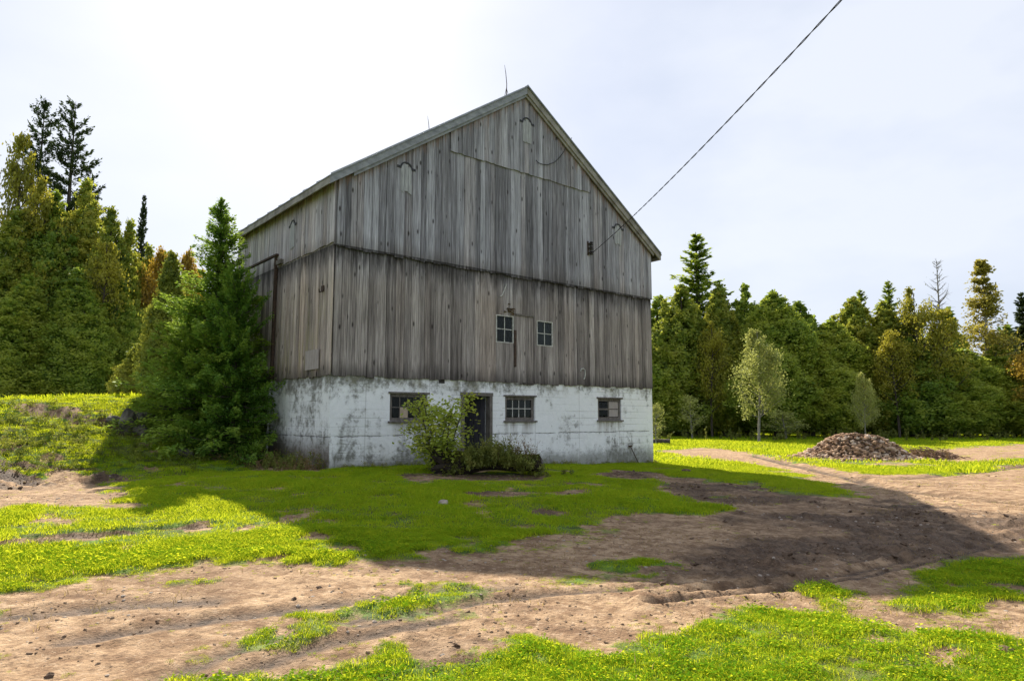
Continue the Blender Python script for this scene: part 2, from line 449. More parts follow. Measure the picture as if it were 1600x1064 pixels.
# ------------------------------------------------------------------ materials
def make_wood():
    t = NT('weathered_barn_wood')
    x, y, z = t.xyz(t.coord())[:3]
    r = t.rand()
    l = t.math('ADD', x, y)
    lr = t.math('MULTIPLY_ADD', r, 53.0, l)
    g = t.noise(t.vec(t.math('MULTIPLY', lr, 30), t.math('MULTIPLY', r, 20), t.math('MULTIPLY', z, .55)), 1.0, 7, .62, .25)
    st = t.noise(t.vec(t.math('MULTIPLY', lr, 7), t.math('MULTIPLY', r, 9), t.math('MULTIPLY', z, .22)), 1.0, 4, .55)
    blot = t.noise(t.vec(l, 0, t.math('MULTIPLY', z, .45)), .9, 5, .55)
    f = t.math('ADD', t.math('MULTIPLY', g, .50), t.math('MULTIPLY', st, .34))
    f = t.math('ADD', f, t.math('MULTIPLY', blot, .20))
    f = t.math('ADD', f, t.math('MULTIPLY', t.math('SUBTRACT', r, .5), .15))
    c = t.mix(t.rng(f, .33, .50), (.070, .064, .063), (.255, .240, .238))
    c = t.mix(t.rng(f, .50, .70), c, (.54, .52, .515))
    fine = t.noise(t.vec(t.math('MULTIPLY', lr, 90), 0, t.math('MULTIPLY', z, 1.6)), 1.0, 4, .6)
    c = t.mix(1.0, c, t.mix(t.rng(fine, .34, .66), (.50, .49, .48), (1.42, 1.41, 1.40)), 'MULTIPLY')
    # lower boards browner, upper boards bluish silver
    hb = t.rng(t.math('ADD', z, t.math('MULTIPLY', blot, 2.0)), 5.7, 7.2)
    c = t.mix(1.0, c, t.mix(hb, (1.0, .935, .885), (.95, .985, 1.11)), 'MULTIPLY')
    warm = t.math('FRACT', t.math('MULTIPLY', r, 7.31))
    c = t.mix(t.rng(warm, .65, 1.0, 0, .35), c, t.mix(1.0, c, (1.12, .94, .78), 'MULTIPLY'))
    # side wall: bleached, with pale yellow lichen low down
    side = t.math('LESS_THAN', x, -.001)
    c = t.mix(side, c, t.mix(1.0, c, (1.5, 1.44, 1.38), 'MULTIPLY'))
    li = t.math('MULTIPLY', t.rng(t.noise(t.vec(t.math('MULTIPLY', lr, 4), 0, t.math('MULTIPLY', z, .6)), 1.3, 5, .6), .48, .66), t.rng(z, 5.4, 3.2))
    li = t.math('MULTIPLY', li, t.math('MULTIPLY', side, .55))
    c = t.mix(li, c, (.34, .31, .13))
    # water stains and a painted shadow line below the tier joint, ragged wet board ends
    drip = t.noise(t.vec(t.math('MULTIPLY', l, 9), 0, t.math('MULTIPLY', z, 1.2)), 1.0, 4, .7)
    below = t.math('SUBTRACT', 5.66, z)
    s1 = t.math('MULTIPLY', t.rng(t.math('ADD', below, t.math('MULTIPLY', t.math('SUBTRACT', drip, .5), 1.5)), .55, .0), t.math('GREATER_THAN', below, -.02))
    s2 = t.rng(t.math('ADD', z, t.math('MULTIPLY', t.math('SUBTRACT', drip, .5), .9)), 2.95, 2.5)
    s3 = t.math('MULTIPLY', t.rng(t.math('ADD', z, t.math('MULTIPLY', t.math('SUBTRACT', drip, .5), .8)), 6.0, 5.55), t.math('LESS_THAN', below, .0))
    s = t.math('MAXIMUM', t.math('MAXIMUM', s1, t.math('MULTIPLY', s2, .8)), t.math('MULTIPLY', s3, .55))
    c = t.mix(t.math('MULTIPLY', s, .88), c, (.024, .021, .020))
    # unweathered orange-brown wood sheltered under the rake
    rk = t.math('SUBTRACT', t.math('SUBTRACT', 11.17, t.math('MULTIPLY', t.math('ABSOLUTE', t.math('SUBTRACT', x, 5.92)), .675)), z)
    rk = t.mix(side, rk, t.math('SUBTRACT', 7.2, z))
    rb = t.rng(t.math('ADD', rk, t.math('MULTIPLY', t.math('SUBTRACT', drip, .42), 1.6)), .38, .02)
    c = t.mix(t.math('MULTIPLY', rb, .62), c, (.22, .12, .075))
    # knots and checks
    kd = t.voro(t.vec(t.math('MULTIPLY', lr, 3.1), t.math('MULTIPLY', r, 3), t.math('MULTIPLY', z, 1.15)), 1.6)['Distance']
    c = t.mix(t.rng(kd, .165, .075, 0, .9), c, (.028, .022, .02))
    chk = t.noise(t.vec(t.math('MULTIPLY', lr, 55), 0, t.math('MULTIPLY', z, .9)), 1.0, 3, .5)
    c = t.mix(t.rng(chk, .62, .69, 0, .75), c, (.035, .03, .028))
    h = t.math('SUBTRACT', g, t.rng(chk, .62, .74, 0, .7))
    return t.pbr(c, .88, t.bump(h, .9, .012), spec=.15)

def make_concrete():
    t = NT('peeling_whitewashed_concrete')
    x, y, z = t.xyz(t.coord())[:3]
    l = t.math('SUBTRACT', x, y)
    p = t.vec(l, 0, z)
    n1 = t.noise(p, 4.2, 9, .70)
    big = t.noise(p, .85, 3, .5)
    n2 = t.noise(t.vec(t.math('MULTIPLY', l, 3.2), 4.0, t.math('MULTIPLY', z, .55)), 1.0, 5, .6)
    n3 = t.noise(p, 9.0, 6, .65)
    c = t.mix(t.rng(n3, .25, .75), (.78, .79, .80), (.90, .905, .91))
    low = t.rng(z, 1.25, .15)
    top = t.math('MULTIPLY', t.rng(z, 2.1, 2.45), t.rng(z, 2.58, 2.5, .55, 1.0))
    side = t.math('LESS_THAN', x, .012)
    leftish = t.rng(l, 5.2, -1.0, 0, .055)
    k = t.math('ADD', t.math('ADD', t.math('MULTIPLY', n1, .42), t.math('MULTIPLY', n2, .22)), t.math('MULTIPLY', big, .36))
    k = t.math('ADD', k, t.math('MULTIPLY', low, .095))
    k = t.math('ADD', k, t.math('MULTIPLY', top, .075))
    k = t.math('ADD', k, leftish)
    k = t.math('ADD', k, t.math('MULTIPLY', side, .01))
    c = t.mix(t.math('MULTIPLY', t.rng(k, .53, .64), .48), c, (.25, .245, .235))
    c = t.mix(t.math('MULTIPLY', t.rng(t.math('ADD', k, t.math('MULTIPLY', t.math('SUBTRACT', n3, .5), .4)), .56, .66), .8), c, (.13, .125, .10))
    ol = t.math('MULTIPLY', t.rng(t.noise(p, 2.3, 5, .6), .52, .66), t.math('MAXIMUM', top, t.math('MULTIPLY', low, .45)))
    c = t.mix(t.math('MULTIPLY', ol, .6), c, (.20, .185, .095))
    # rusty brown earth-splashed foot of the side wall and damp foot of the front
    ft = t.rng(t.math('ADD', z, t.math('MULTIPLY', t.math('SUBTRACT', n1, .5), 1.1)), t.math('ADD', .62, t.math('MULTIPLY', side, .55)), t.math('ADD', .32, t.math('MULTIPLY', side, .35)))
    c = t.mix(t.math('MULTIPLY', ft, .75), c, t.mix(side, (.20, .20, .17), (.10, .068, .035)))
    # rust and mould runs under the sills
    for x0, x1 in ((1.55, 2.72), (5.2, 6.45), (9.0, 10.25)):
        ins = t.math('MULTIPLY', t.rng(x, x0, x0 + .12), t.rng(x, x1, x1 - .12))
        run = t.math('MULTIPLY', ins, t.math('MULTIPLY', t.rng(z, .95, 1.40), t.math('LESS_THAN', z, 1.5)))
        c = t.mix(t.math('MULTIPLY', t.math('MULTIPLY', run, t.rng(n2, .40, .60)), .75), c, (.20, .16, .11))
    # the level cracks left by the pours
    wob = t.math('MULTIPLY', t.math('SUBTRACT', t.noise(p, 4.0, 4, .6), .5), .07)
    dz = t.math('ABSOLUTE', t.math('ADD', t.math('SUBTRACT', z, 1.10), wob))
    jn = t.math('MULTIPLY', t.rng(dz, .016, .004), t.rng(n2, .36, .5))
    c = t.mix(t.math('MULTIPLY', jn, .8), c, (.09, .085, .075))
    fz = t.math('FRACT', t.math('DIVIDE', t.math('ADD', z, t.math('MULTIPLY', wob, .35)), .205))
    fl = t.math('MULTIPLY', t.rng(t.math('ABSOLUTE', t.math('SUBTRACT', fz, .5)), .07, .0), t.rng(t.noise(p, .8, 3, .5), .42, .58))
    c = t.mix(t.math('MULTIPLY', fl, .45), c, (.30, .29, .27))
    vl = t.math('ABSOLUTE', t.math('SUBTRACT', t.math('FRACT', t.math('DIVIDE', l, 1.83)), .5))
    c = t.mix(t.math('MULTIPLY', t.rng(vl, .012, .002), .35), c, (.24, .23, .21))
    pits = t.voro(p, 7.0)['Distance']
    pit = t.math('MULTIPLY', t.rng(pits, .10, .06), t.rng(t.noise(p, 3.1, 2), .55, .62))
    c = t.mix(t.math('MULTIPLY', pit, .8), c, (.06, .055, .05))
    h = t.math('SUBTRACT', t.math('ADD', t.math('MULTIPLY', n1, .5), t.math('MULTIPLY', n3, .4)), t.math('ADD', t.math('MULTIPLY', fl, .35), t.math('ADD', jn, pit)))
    return t.pbr(c, .85, t.bump(h, .8, .02), spec=.2)

def make_ground():
    t = NT('turf_and_dirt')
    p = t.pos(); soil = t.attr('soil'); mud = t.attr('mud'); trk = t.attr('track')
    n1 = t.noise(p, .55, 6, .6); n2 = t.noise(p, 5.0, 7, .65); n3 = t.noise(p, 34.0, 4, .7)
    sand = t.mix(t.rng(n2, .40, .60), (.25, .155, .084), (.50, .345, .205))
    sand = t.mix(t.math('MULTIPLY', t.rng(n1, .46, .66), .55), sand, (.20, .12, .068))
    px_, py_ = t.xyz(p)[0], t.xyz(p)[1]
    along = t.vec(t.math('MULTIPLY_ADD', py_, -.25, t.math('MULTIPLY', px_, .55)), t.math('MULTIPLY_ADD', px_, .25, py_), 0)
    ax = t.xyz(along)
    worn = t.noise(t.vec(ax[0], t.math('MULTIPLY', ax[1], 3.2), 0), 1.1, 6, .65, .4)
    sand = t.mix(t.rng(worn, .50, .62, 0, .60), sand, (.17, .10, .058))
    crumb = t.noise(p, 14.0, 5, .75)
    sand = t.mix(t.rng(crumb, .54, .61, 0, .55), sand, (.12, .075, .045))
    sand = t.mix(t.rng(crumb, .44, .38, 0, .55), sand, (.54, .40, .27))
    grit = t.voro(p, 26.0)
    sand = t.mix(t.math('MULTIPLY', t.rng(grit['Distance'], .22, .12), t.rng(n2, .45, .7)), sand, t.mix(t.rng(t.xyz(grit['Color'])[0], .3, .7), (.10, .068, .045), (.46, .40, .33)))
    mudc = t.mix(t.rng(t.math('ADD', t.math('MULTIPLY', n2, .6), t.math('MULTIPLY', n3, .4)), .42, .58), (.026, .017, .012), (.135, .086, .055))
    mm = t.math('MAXIMUM', t.math('MULTIPLY', mud, t.rng(n2, .25, .5, .75, 1.0)), t.math('MULTIPLY', trk, .95))
    dirt = t.mix(mm, sand, mudc)
    straw = t.rng(t.noise(t.vec(t.math('MULTIPLY', t.xyz(p)[0], 6), t.math('MULTIPLY', t.xyz(p)[1], 22), 0), 2.2, 3, .6), .66, .72)
    dirt = t.mix(t.math('MULTIPLY', straw, .35), dirt, (.36, .29, .19))
    turf = t.mix(t.rng(n2, .40, .60), (.050, .095, .014), (.14, .235, .028))
    turf = t.mix(t.math('MULTIPLY', t.rng(n1, .45, .62), .5), turf, (.17, .12, .055))
    edge = t.math('ADD', soil, t.math('MULTIPLY', t.math('SUBTRACT', n3, .5), .5))
    c = t.mix(t.rng(edge, .30, .55), turf, dirt)
    h = t.math('ADD', t.math('MULTIPLY', n2, .6), t.math('MULTIPLY', n3, .45))
    h = t.math('ADD', h, t.math('MULTIPLY', crumb, .6))
    return t.pbr(c, t.rng(mm, 0, 1, .95, .75), t.bump(h, 1.0, .05), spec=.2)

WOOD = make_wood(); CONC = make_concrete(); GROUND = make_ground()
FRAMEWOOD = mat_simple('grey_brown_frame_wood', (.07, .06, .052), (.21, .185, .165), 6, .85, .004, stretch=(3, 3, 1))
PALEPAINT = mat_simple('flaking_pale_paint', (.30, .29, .26), (.66, .65, .61), 14, .8, .003)
DOORWOOD = mat_simple('dark_stained_door_wood', (.022, .022, .030), (.075, .072, .085), 5, .7, .004, stretch=(8, 8, .6))
TANBOARD = mat_simple('tan_plywood', (.36, .28, .20), (.52, .42, .32), 7, .85, .002)
PINKBOARD = mat_simple('faded_pinkish_plywood', (.30, .26, .24), (.42, .37, .35), 4, .85, .002, stretch=(4, 4, 1))
RAKE = mat_simple('blue_grey_painted_trim', (.165, .17, .19), (.34, .35, .385), 4, .6, .003, stretch=(1, 1, 2))
EAVEWOOD = mat_simple('weathered_eave_board', (.15, .135, .12), (.38, .355, .33), 3, .85, .004)
METALROOF = mat_simple('dull_galvanised_roofing', (.24, .25, .26), (.40, .41, .42), 3, .45, .002, metal=.6)
IRON = mat_simple('rusty_iron', (.03, .022, .018), (.10, .06, .04), 20, .8, .002)
BLACK = mat_simple('black_rubber_insulation', (.018, .018, .02), (.045, .045, .05), 30, .6, .001)
CERAMIC = mat_simple('dark_glazed_ceramic', (.02, .018, .018), (.05, .045, .045), 20, .3, .001)
PIPEWHITE = mat_simple('white_plastic_pipe', (.45, .45, .44), (.68, .68, .66), 12, .5, .001)
INTERIOR = mat_simple('dark_barn_interior_wood', (.02, .018, .016), (.06, .052, .046), 4, .9, .004)
BARK = mat_simple('grey_brown_bark', (.035, .028, .022), (.12, .10, .085), 9, .95, .02, stretch=(2, 2, .5))
PALEBARK = mat_simple('pale_grey_bark', (.12, .11, .10), (.33, .31, .28), 7, .9, .01, stretch=(1, 1, 2.5))
ROTWOOD = mat_simple('dark_rotten_wood', (.012, .010, .008), (.055, .042, .03), 6, .95, .03)
LOGEND = mat_simple('weathered_log_end', (.05, .045, .04), (.17, .15, .13), 8, .95, .01)
MOSS = mat_leaf('moss', (.03, .035, .008), (.085, .085, .014), (.20, .16, .025), 4.0, .15)
def make_stone():
    t = NT('mixed_fieldstone'); p = t.coord()
    v = t.voro(p, 5.2)
    k = t.xyz(v['Color'])[0]
    c = t.mix(t.rng(k, .1, .6), (.19, .11, .064), (.45, .29, .18))
    c = t.mix(t.rng(k, .6, 1.0), c, (.58, .47, .37))
    n = t.noise(p, 18, 5, .6)
    c = t.mix(t.rng(n, .4, .7, 0, .5), c, (.10, .07, .05))
    return t.pbr(c, .9, t.bump(n, .6, .01), spec=.2)
STONE = make_stone()
BOULDER = mat_simple('dark_mossy_boulder', (.035, .034, .026), (.17, .155, .125), 4, .95, .03)
def make_glass():
    t = NT('dusty_window_glass')
    fr = t.n('ShaderNodeFresnel'); fr.inputs['IOR'].default_value = 1.45
    n = t.noise(t.coord(), 6, 4, .6)
    tr = t.n('ShaderNodeBsdfTransparent'); tr.inputs[0].default_value = (.45, .48, .46, 1)
    gl = t.n('ShaderNodeBsdfGlossy'); gl.inputs['Roughness'].default_value = .06; gl.inputs[0].default_value = (.30, .33, .33, 1)
    df = t.n('ShaderNodeBsdfDiffuse'); df.inputs[0].default_value = (.04, .04, .036, 1)
    m = t.n('ShaderNodeMixShader'); t.set(m.inputs[0], fr.outputs[0]); t.t.links.new(tr.outputs[0], m.inputs[1]); t.t.links.new(gl.outputs[0], m.inputs[2])
    m2 = t.n('ShaderNodeMixShader'); t.set(m2.inputs[0], t.rng(n, .45, .75, .01, .16)); t.t.links.new(m.outputs[0], m2.inputs[1]); t.t.links.new(df.outputs[0], m2.inputs[2])
    t.t.links.new(m2.outputs[0], t.out.inputs[0]); return t.m
GLASS = make_glass()
L_CEDAR = mat_leaf('cedar_sprays', (.055, .115, .016), (.185, .300, .034), (.46, .49, .065), .50, .50)
L_CEDARB = mat_leaf('rusty_cedar_sprays', (.072, .125, .016), (.225, .31, .036), (.50, .46, .065), .50, .50)
L_SPRUCE = mat_leaf('spruce_needles', (.020, .038, .014), (.050, .080, .028), (.095, .125, .045), .8, .22)
L_FIR = mat_leaf('fresh_conifer_needles', (.035, .10, .015), (.125, .265, .030), (.33, .43, .055), 1.2, .48)
L_FIRY = mat_leaf('yellow_green_conifer_needles', (.075, .115, .014), (.22, .27, .030), (.42, .40, .06), 1.2, .42)
L_YELLOW = mat_leaf('yellowing_leaves', (.13, .15, .016), (.33, .32, .035), (.52, .44, .05), .6, .45)
L_GOLD = mat_leaf('golden_larch_needles', (.15, .15, .025), (.34, .30, .045), (.50, .42, .08), .7, .42)
L_PALE = mat_leaf('pale_poplar_leaves', (.15, .175, .04), (.34, .37, .085), (.52, .52, .17), 1.0, .45)
L_ORANGE = mat_leaf('orange_maple_leaves', (.17, .12, .016), (.38, .25, .03), (.52, .36, .05), .7, .45)
L_SHRUB = mat_leaf('sapling_leaves', (.17, .27, .028), (.38, .48, .06), (.60, .54, .10), 1.6, .45)
L_WEED = mat_leaf('weedy_stems', (.075, .10, .018), (.18, .21, .035), (.34, .29, .08), 3.0, .34)
L_BROWNWEED = mat_leaf('dead_brown_weeds', (.06, .038, .017), (.17, .105, .045), (.30, .21, .10), 3.0, .28)
def make_grass(name, dark, mid, light, through):
    t = NT(name); p = t.pos(); r = t.rand()
    n = t.noise(p, .45, 5, .6); n2 = t.noise(p, 7.0, 3, .6)
    f = t.math('ADD', t.math('ADD', t.math('MULTIPLY', n, .45), t.math('MULTIPLY', n2, .25)), t.math('MULTIPLY', r, .32))
    c = t.mix(t.rng(f, .32, .52), dark, mid); c = t.mix(t.rng(f, .50, .74), c, light)
    d = t.n('ShaderNodeBsdfDiffuse'); t.set(d.inputs['Color'], c)
    tr = t.n('ShaderNodeBsdfTranslucent'); t.set(tr.inputs['Color'], t.mix(.66, c, through))
    m1 = t.n('ShaderNodeMixShader'); m1.inputs[0].default_value = .58
    t.t.links.new(d.outputs[0], m1.inputs[1]); t.t.links.new(tr.outputs[0], m1.inputs[2])
    t.t.links.new(m1.outputs[0], t.out.inputs[0]); return t.m
GRASSM = make_grass('green_grass', (.070, .200, .013), (.190, .400, .018), (.42, .53, .032), (.67, .63, .025))
STRAWM = make_grass('dry_straw', (.16, .12, .05), (.26, .20, .09), (.36, .29, .15), (.4, .3, .12))
CLODM = mat_simple('soil_clods', (.045, .029, .020), (.19, .125, .080), 9, .95, .01)
CRUMBM = mat_simple('dry_soil_crumbs', (.085, .055, .034), (.34, .235, .15), .7, .95, .004)
PEBBLEM = mat_simple('pale_pebbles', (.22, .17, .13), (.46, .40, .33), 4, .9, .004)

# ------------------------------------------------------------------ the ground: one sheet from the camera's feet to the horizon
def build_ground():
    fine = np.linspace(-50, 50, 680)
    coarse = np.concatenate([np.linspace(50, 310, 70)[1:-1]])
    th = np.radians(np.concatenate([fine, coarse]))
    r = np.concatenate([[.25, .6, 1.0, 1.5], np.geomspace(2.0, 70, 480), np.geomspace(74, 1500, 40)])
    nt, nr = len(th), len(r)
    rr, tt = np.meshgrid(r, th, indexing='ij')
    x = (rr * np.sin(tt)).ravel(); y = (rr * np.cos(tt)).ravel()
    z, soil, mud, trk = terrain(x, y)
    V = np.vstack([np.c_[x, y, z], [[0, 0, float(terrain(0., 0.))]]])
    i = np.arange(nr - 1)[:, None] * nt; j = np.arange(nt)[None, :]; j2 = (j + 1) % nt
    F = np.stack([i + j, i + nt + j, i + nt + j2, i + j2], -1).reshape(-1, 4)[:, ::-1]
    me = mesh_np('ground', V, F, GROUND, smooth=True)
    for nm, arr in (('soil', soil), ('mud', mud), ('track', trk)):
        at = me.attributes.new(nm, 'FLOAT', 'POINT'); at.data.foreach_set('value', np.append(arr, 0).astype(np.float32))
    o = link('ground', me); o['kind'] = 'structure'
    return o
build_ground()
def gz(x, y): return float(terrain(float(x), float(y)))

# ------------------------------------------------------------------ the barn
BW, BL = 11.79, 6.9
ZS, ZB = 2.58, 5.64                         # top of the foundation, joint of the two tiers of boards
APX, APZ, SLOPE = 5.92, 11.50, .675
def ztop(a): return APZ - SLOPE * abs(a - APX)
barn = empty('barn', (BO[0], BO[1], 0), BTH)
tag(barn, 'tall weathered grey board barn on a whitewashed concrete foundation', 'barn')
rnd = random.Random(4)

def build_foundation():
    V = []; F = []; idx = {}
    def vid(key, co):
        if key not in idx: idx[key] = len(V); V.append(co)
        return idx[key]
    def breaks(lo, hi, cuts, step):
        cs = sorted({lo, hi, *cuts}); out = []
        for p, q in zip(cs[:-1], cs[1:]):
            n = max(1, round((q - p) / step)); out += [p + (q - p) * k / n for k in range(n)]
        return out + [hi]
    ops = [(1.58, 2.68, 1.47, 2.15), (3.80, 4.72, -.4, 2.16), (5.27, 6.39, 1.47, 2.15), (9.08, 10.19, 1.48, 2.17)]
    xs = breaks(0, BW, [o[0] for o in ops] + [o[1] for o in ops], .13)
    zs = breaks(-.4, ZS, [1.47, 2.15, 2.16, 1.48, 2.17], .13)
    def disp(l, z): return .022 * (float(fbm(l * 1.3, z * 1.3, 3, 91)) - .5) + .008 * (float(vnoise(l * 6, z * 6, 5)) - .5)
    def topz(l, z): return z if z < ZS - .001 else z + .05 * (float(vnoise(l * 3.1, 2.2, 15)) - .6)
    def hole(xm, zm): return any(o[0] < xm < o[1] and o[2] < zm < o[3] for o in ops)
    D = .38
    nx, nz = len(xs), len(zs)
    solid = [[not hole((xs[i] + xs[i+1]) / 2, (zs[k] + zs[k+1]) / 2) for k in range(nz - 1)] for i in range(nx - 1)]
    def fv(i, k): return vid(('f', i, k), (xs[i], disp(xs[i], zs[k]) if i else 0.0, topz(xs[i], zs[k])))
    def bv(i, k): return vid(('b', i, k), (xs[i], D, topz(xs[i], zs[k])))
    for i in range(nx - 1):
        for k in range(nz - 1):
            if not solid[i][k]: continue
            F.append((fv(i,k), fv(i+1,k), fv(i+1,k+1), fv(i,k+1)))
            if i > 2: F.append((bv(i,k), bv(i,k+1), bv(i+1,k+1), bv(i+1,k)))
            for di, dk, e in ((-1,0,((i,k+1),(i,k))), (1,0,((i+1,k),(i+1,k+1))), (0,-1,((i,k),(i+1,k))), (0,1,((i+1,k+1),(i,k+1)))):
                ni, nk = i + di, k + dk
                if 0 <= ni < nx - 1 and 0 <= nk < nz - 1 and solid[ni][nk]: continue
                if di == -1 and i == 0: continue
                p, q = e
                F.append((fv(*q), fv(*p), bv(*p), bv(*q)))
    ys = breaks(0, BL, [], .13); ny = len(ys)
    def lv(j, k):
        if j == 0: return fv(0, k)
        return vid(('l', j, k), (disp(-ys[j] + 40, zs[k]), ys[j], topz(-ys[j], zs[k])))
    for j in range(ny - 1):
        for k in range(nz - 1):
            F.append((lv(j,k), lv(j,k+1), lv(j+1,k+1), lv(j+1,k)))
        k = nz - 1
        F.append((lv(j,k), vid(('li', j), (D, ys[j], ZS)), vid(('li', j+1), (D, ys[j+1], ZS)), lv(j+1,k)))
    me = bpy.data.meshes.new('foundation'); me.from_pydata(V, [], F); me.update(); me.materials.append(CONC)
    link('foundation', me, barn)
    MB().box(BW - D, BW, D + .002, BL, -.4, ZS).obj('foundation_side_wall', CONC, barn)
    MB().box(D, BW - D - .002, BL - D, BL, -.4, ZS).obj('foundation_rear_wall', CONC, barn)
build_foundation()

def edges(lo, hi, cuts, wmin, wmax):
    out = [lo]
    for p, q in zip(sorted([lo, *cuts]), sorted([*cuts, hi])):
        x = p
        while q - x > wmax * 1.25:
            x += rnd.uniform(wmin, wmax)
            if q - x < wmin * .7: x = q - wmin
            out.append(x)
        out.append(q)
    return sorted(set(round(e, 4) for e in out))

def board(name, pts, out0, out1, side):
    """pts: outline in the wall plane; side 'f' faces -Y, 'l' faces -X; out0/out1 = distance of the face / the back in front of the wall"""
    if side == 'f': place = lambda p, q, d: (p, -d, q)
    else: place = lambda p, q, d: (-d, p, q)
    if side == 'l': pts = pts[::-1]
    m = MB().prism(pts, out0, out1, place)
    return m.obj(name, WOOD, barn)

def make_boards(es, zlo, zhi, proud, side, holes=(), ragged=.045, toplean=0.0, name='board'):
    for i in range(len(es) - 1):
        g = rnd.uniform(.002, .009)
        x0, x1 = es[i] + g, es[i + 1] - rnd.uniform(.001, .005)
        if x1 - x0 < .03: continue
        d = proud + rnd.choice([0, 0, .004, .008, .013]) + rnd.uniform(0, .004)
        lean = rnd.uniform(-.003, .003)
        b0 = zlo((x0 + x1) / 2) if callable(zlo) else zlo
        zb = b0 + rnd.uniform(-ragged, ragged * .4)
        t0 = zhi(x0) if callable(zhi) else zhi
        t1 = zhi(x1) if callable(zhi) else zhi
        segs = [(zb, None)]
        for hx0, hx1, hz0, hz1 in holes:
            if hx0 - .01 < (x0 + x1) / 2 < hx1 + .01:
                segs = [(zb, hz0), (hz1, None)]
        for s0, s1 in segs:
            bt = rnd.uniform(-.012, .012)
            xm = x0 + (x1 - x0) * rnd.uniform(.3, .7)
            pts = [(x0, s0), (xm, s0 + rnd.uniform(-.012, .012) if s0 == zb else s0), (x1, s0 + (bt if s0 == zb else 0)), (x1 + lean, s1 if s1 else t1)]
            if callable(zhi) and x0 < APX < x1 and s1 is None: pts.append((APX, zhi(APX)))
            pts.append((x0 + lean, s1 if s1 else t0))
            board(name, pts, d + .024, d, side)

W1 = (4.905, 5.545, 3.665, 4.455); W2 = (6.445, 7.09, 3.675, 4.425); WD = (5.62, 6.33, 2.5, 4.50)
es = edges(0.0, BW, [W1[0], W1[1], W2[0], W2[1], WD[0], WD[1]], .15, .30)
make_boards(es, ZS - .035, ZB + .12, .012, 'f', [W1, W2, WD], ragged=.035)
# door-like patch of boards between the two windows
es = edges(WD[0], WD[1], [], .12, .2)
make_boards(es, ZS - .05, WD[3], .002, 'f', ragged=.03)
MB().box(WD[0] - .02, WD[1] + .02, -.062, -.012, WD[3], WD[3] + .05).obj('lintel_strip', FRAMEWOOD, barn)
MB().box(WD[0] - .055, WD[0] + .01, -.075, -.030, 3.0, 4.06).obj('hinge_post', IRON, barn)
# upper tier, split by the hay-door panel in the gable
roofline = lambda a: ztop(a) - .17
PX0, PX1, PZ = 3.23, 8.70, 8.82
es = edges(0.0, PX0, [], .14, .27)
make_boards(es, ZB - .01, roofline, .066, 'f')
es = edges(PX0, PX1, [], .14, .27)
make_boards(es, ZB - .01, PZ + .06, .066, 'f')
es = edges(PX0, PX1, [], .14, .27)
make_boards(es, PZ - .01, roofline, .104, 'f', ragged=.02)
es = edges(PX1, BW, [], .14, .27)
make_boards(es, ZB - .01, roofline, .066, 'f')
# left side wall: lower tier, sliding door, upper tier
DB0, DB1, DZ0, DZ1 = 3.54, 7.02, 2.60, 6.02
es = edges(-.03, 3.62, [], .18, .32)
make_boards(es, ZS - .03, 5.76, .012, 'l')
es = edges(3.62, BL, [], .2, .3)
make_boards(es, ZS - .03, 5.76, .012, 'l')
es = edges(-.07, BL, [], .15, .28)
make_boards(es, 5.72, 7.40, .044, 'l', ragged=.02)
MB().box(-.043, .012, -.045, .03, ZB + .02, 7.42).obj('corner_board', WOOD, barn)
# sliding door on its rail
sd = empty('sliding_door'); sd.parent = barn
sd['label'] = 'grey board sliding door on an iron rail'
MB().box(-.075, -.062, DB0, DB1, DZ0, DZ0 + .12).obj('door_ledge', FRAMEWOOD, sd)
for q0, q1 in zip(*(lambda e: (e[:-1], e[1:]))(edges(DB0 + .04, DB1, [], .18, .28))):
    pts = [(q0 + .003, DZ0 + rnd.uniform(-.02, .02)), (q1 - .003, DZ0 + rnd.uniform(-.02, .02)), (q1 - .003, DZ1 - .03), (q0 + .003, DZ1 - .03)][::-1]
    d = .10 + rnd.uniform(0, .008)
    MB().prism(pts, d + .024, d, lambda p, q, dd: (-dd, p, q)).obj('board', WOOD, sd)
MB().box(-.135, -.062, DB0 - .05, DB0 + .036, DZ0, DZ1 + .02).obj('door_edge_post', IRON, sd)
MB().box(-.15, -.072, DB0 - .12, DB1 + .2, DZ1, DZ1 + .055).obj('door_rail', IRON, sd)
MB().box(-.16, -.07, 3.05, 3.38, 5.74, 5.86).obj('door_stop_block', FRAMEWOOD, barn)
# weathered corner boards
MB().box(-.043, -.0375, -.036, .02, ZS - .02, ZB).obj('corner_board', WOOD, barn)
# hidden walls
def plank_wall(name, along, lo, hi, zlo, zhi_f, place):
    m = MB(); x = lo; r2 = random.Random(9)
    while x < hi - .01:
        x1 = min(hi, x + r2.uniform(.18, .3)); d = r2.uniform(0, .012)
        m.prism([(x, zlo), (x1 + .004, zlo), (x1 + .004, zhi_f(x1)), (x, zhi_f(x))], d + .03, -.01, place); x = x1
    return m.obj(name, WOOD, barn)
plank_wall('right_wall_planking', 'y', .03, BL, ZS - .03, lambda q: 7.40, lambda p, q, d: (BW + d, p, q))
plank_wall('rear_wall_planking', 'x', 0, APX, ZS - .03, roofline, lambda p, q, d: (p, BL + d, q))
plank_wall('rear_wall_planking', 'x', APX, BW, ZS - .03, roofline, lambda p, q, d: (p, BL + d, q))
# the loft floor and posts one glimpses through the windows
MB().box(.40, BW - .40, .40, BL - .40, ZS - .16, ZS - .02).obj('loft_floor', INTERIOR, barn)
for px_ in (3.1, 5.9, 8.7):
    MB().box(px_ - .11, px_ + .11, 2.2, 2.42, -.3, ZS - .162).obj('interior_post', INTERIOR, barn)
    MB().box(px_ - .11, px_ + .11, .25, .47, ZS - .018, roofline(px_) - .1).obj('interior_post', INTERIOR, barn)
MB().box(.02, BW - .02, .10, .22, ZB - .12, ZB + .06).obj('interior_girt', INTERIOR, barn)

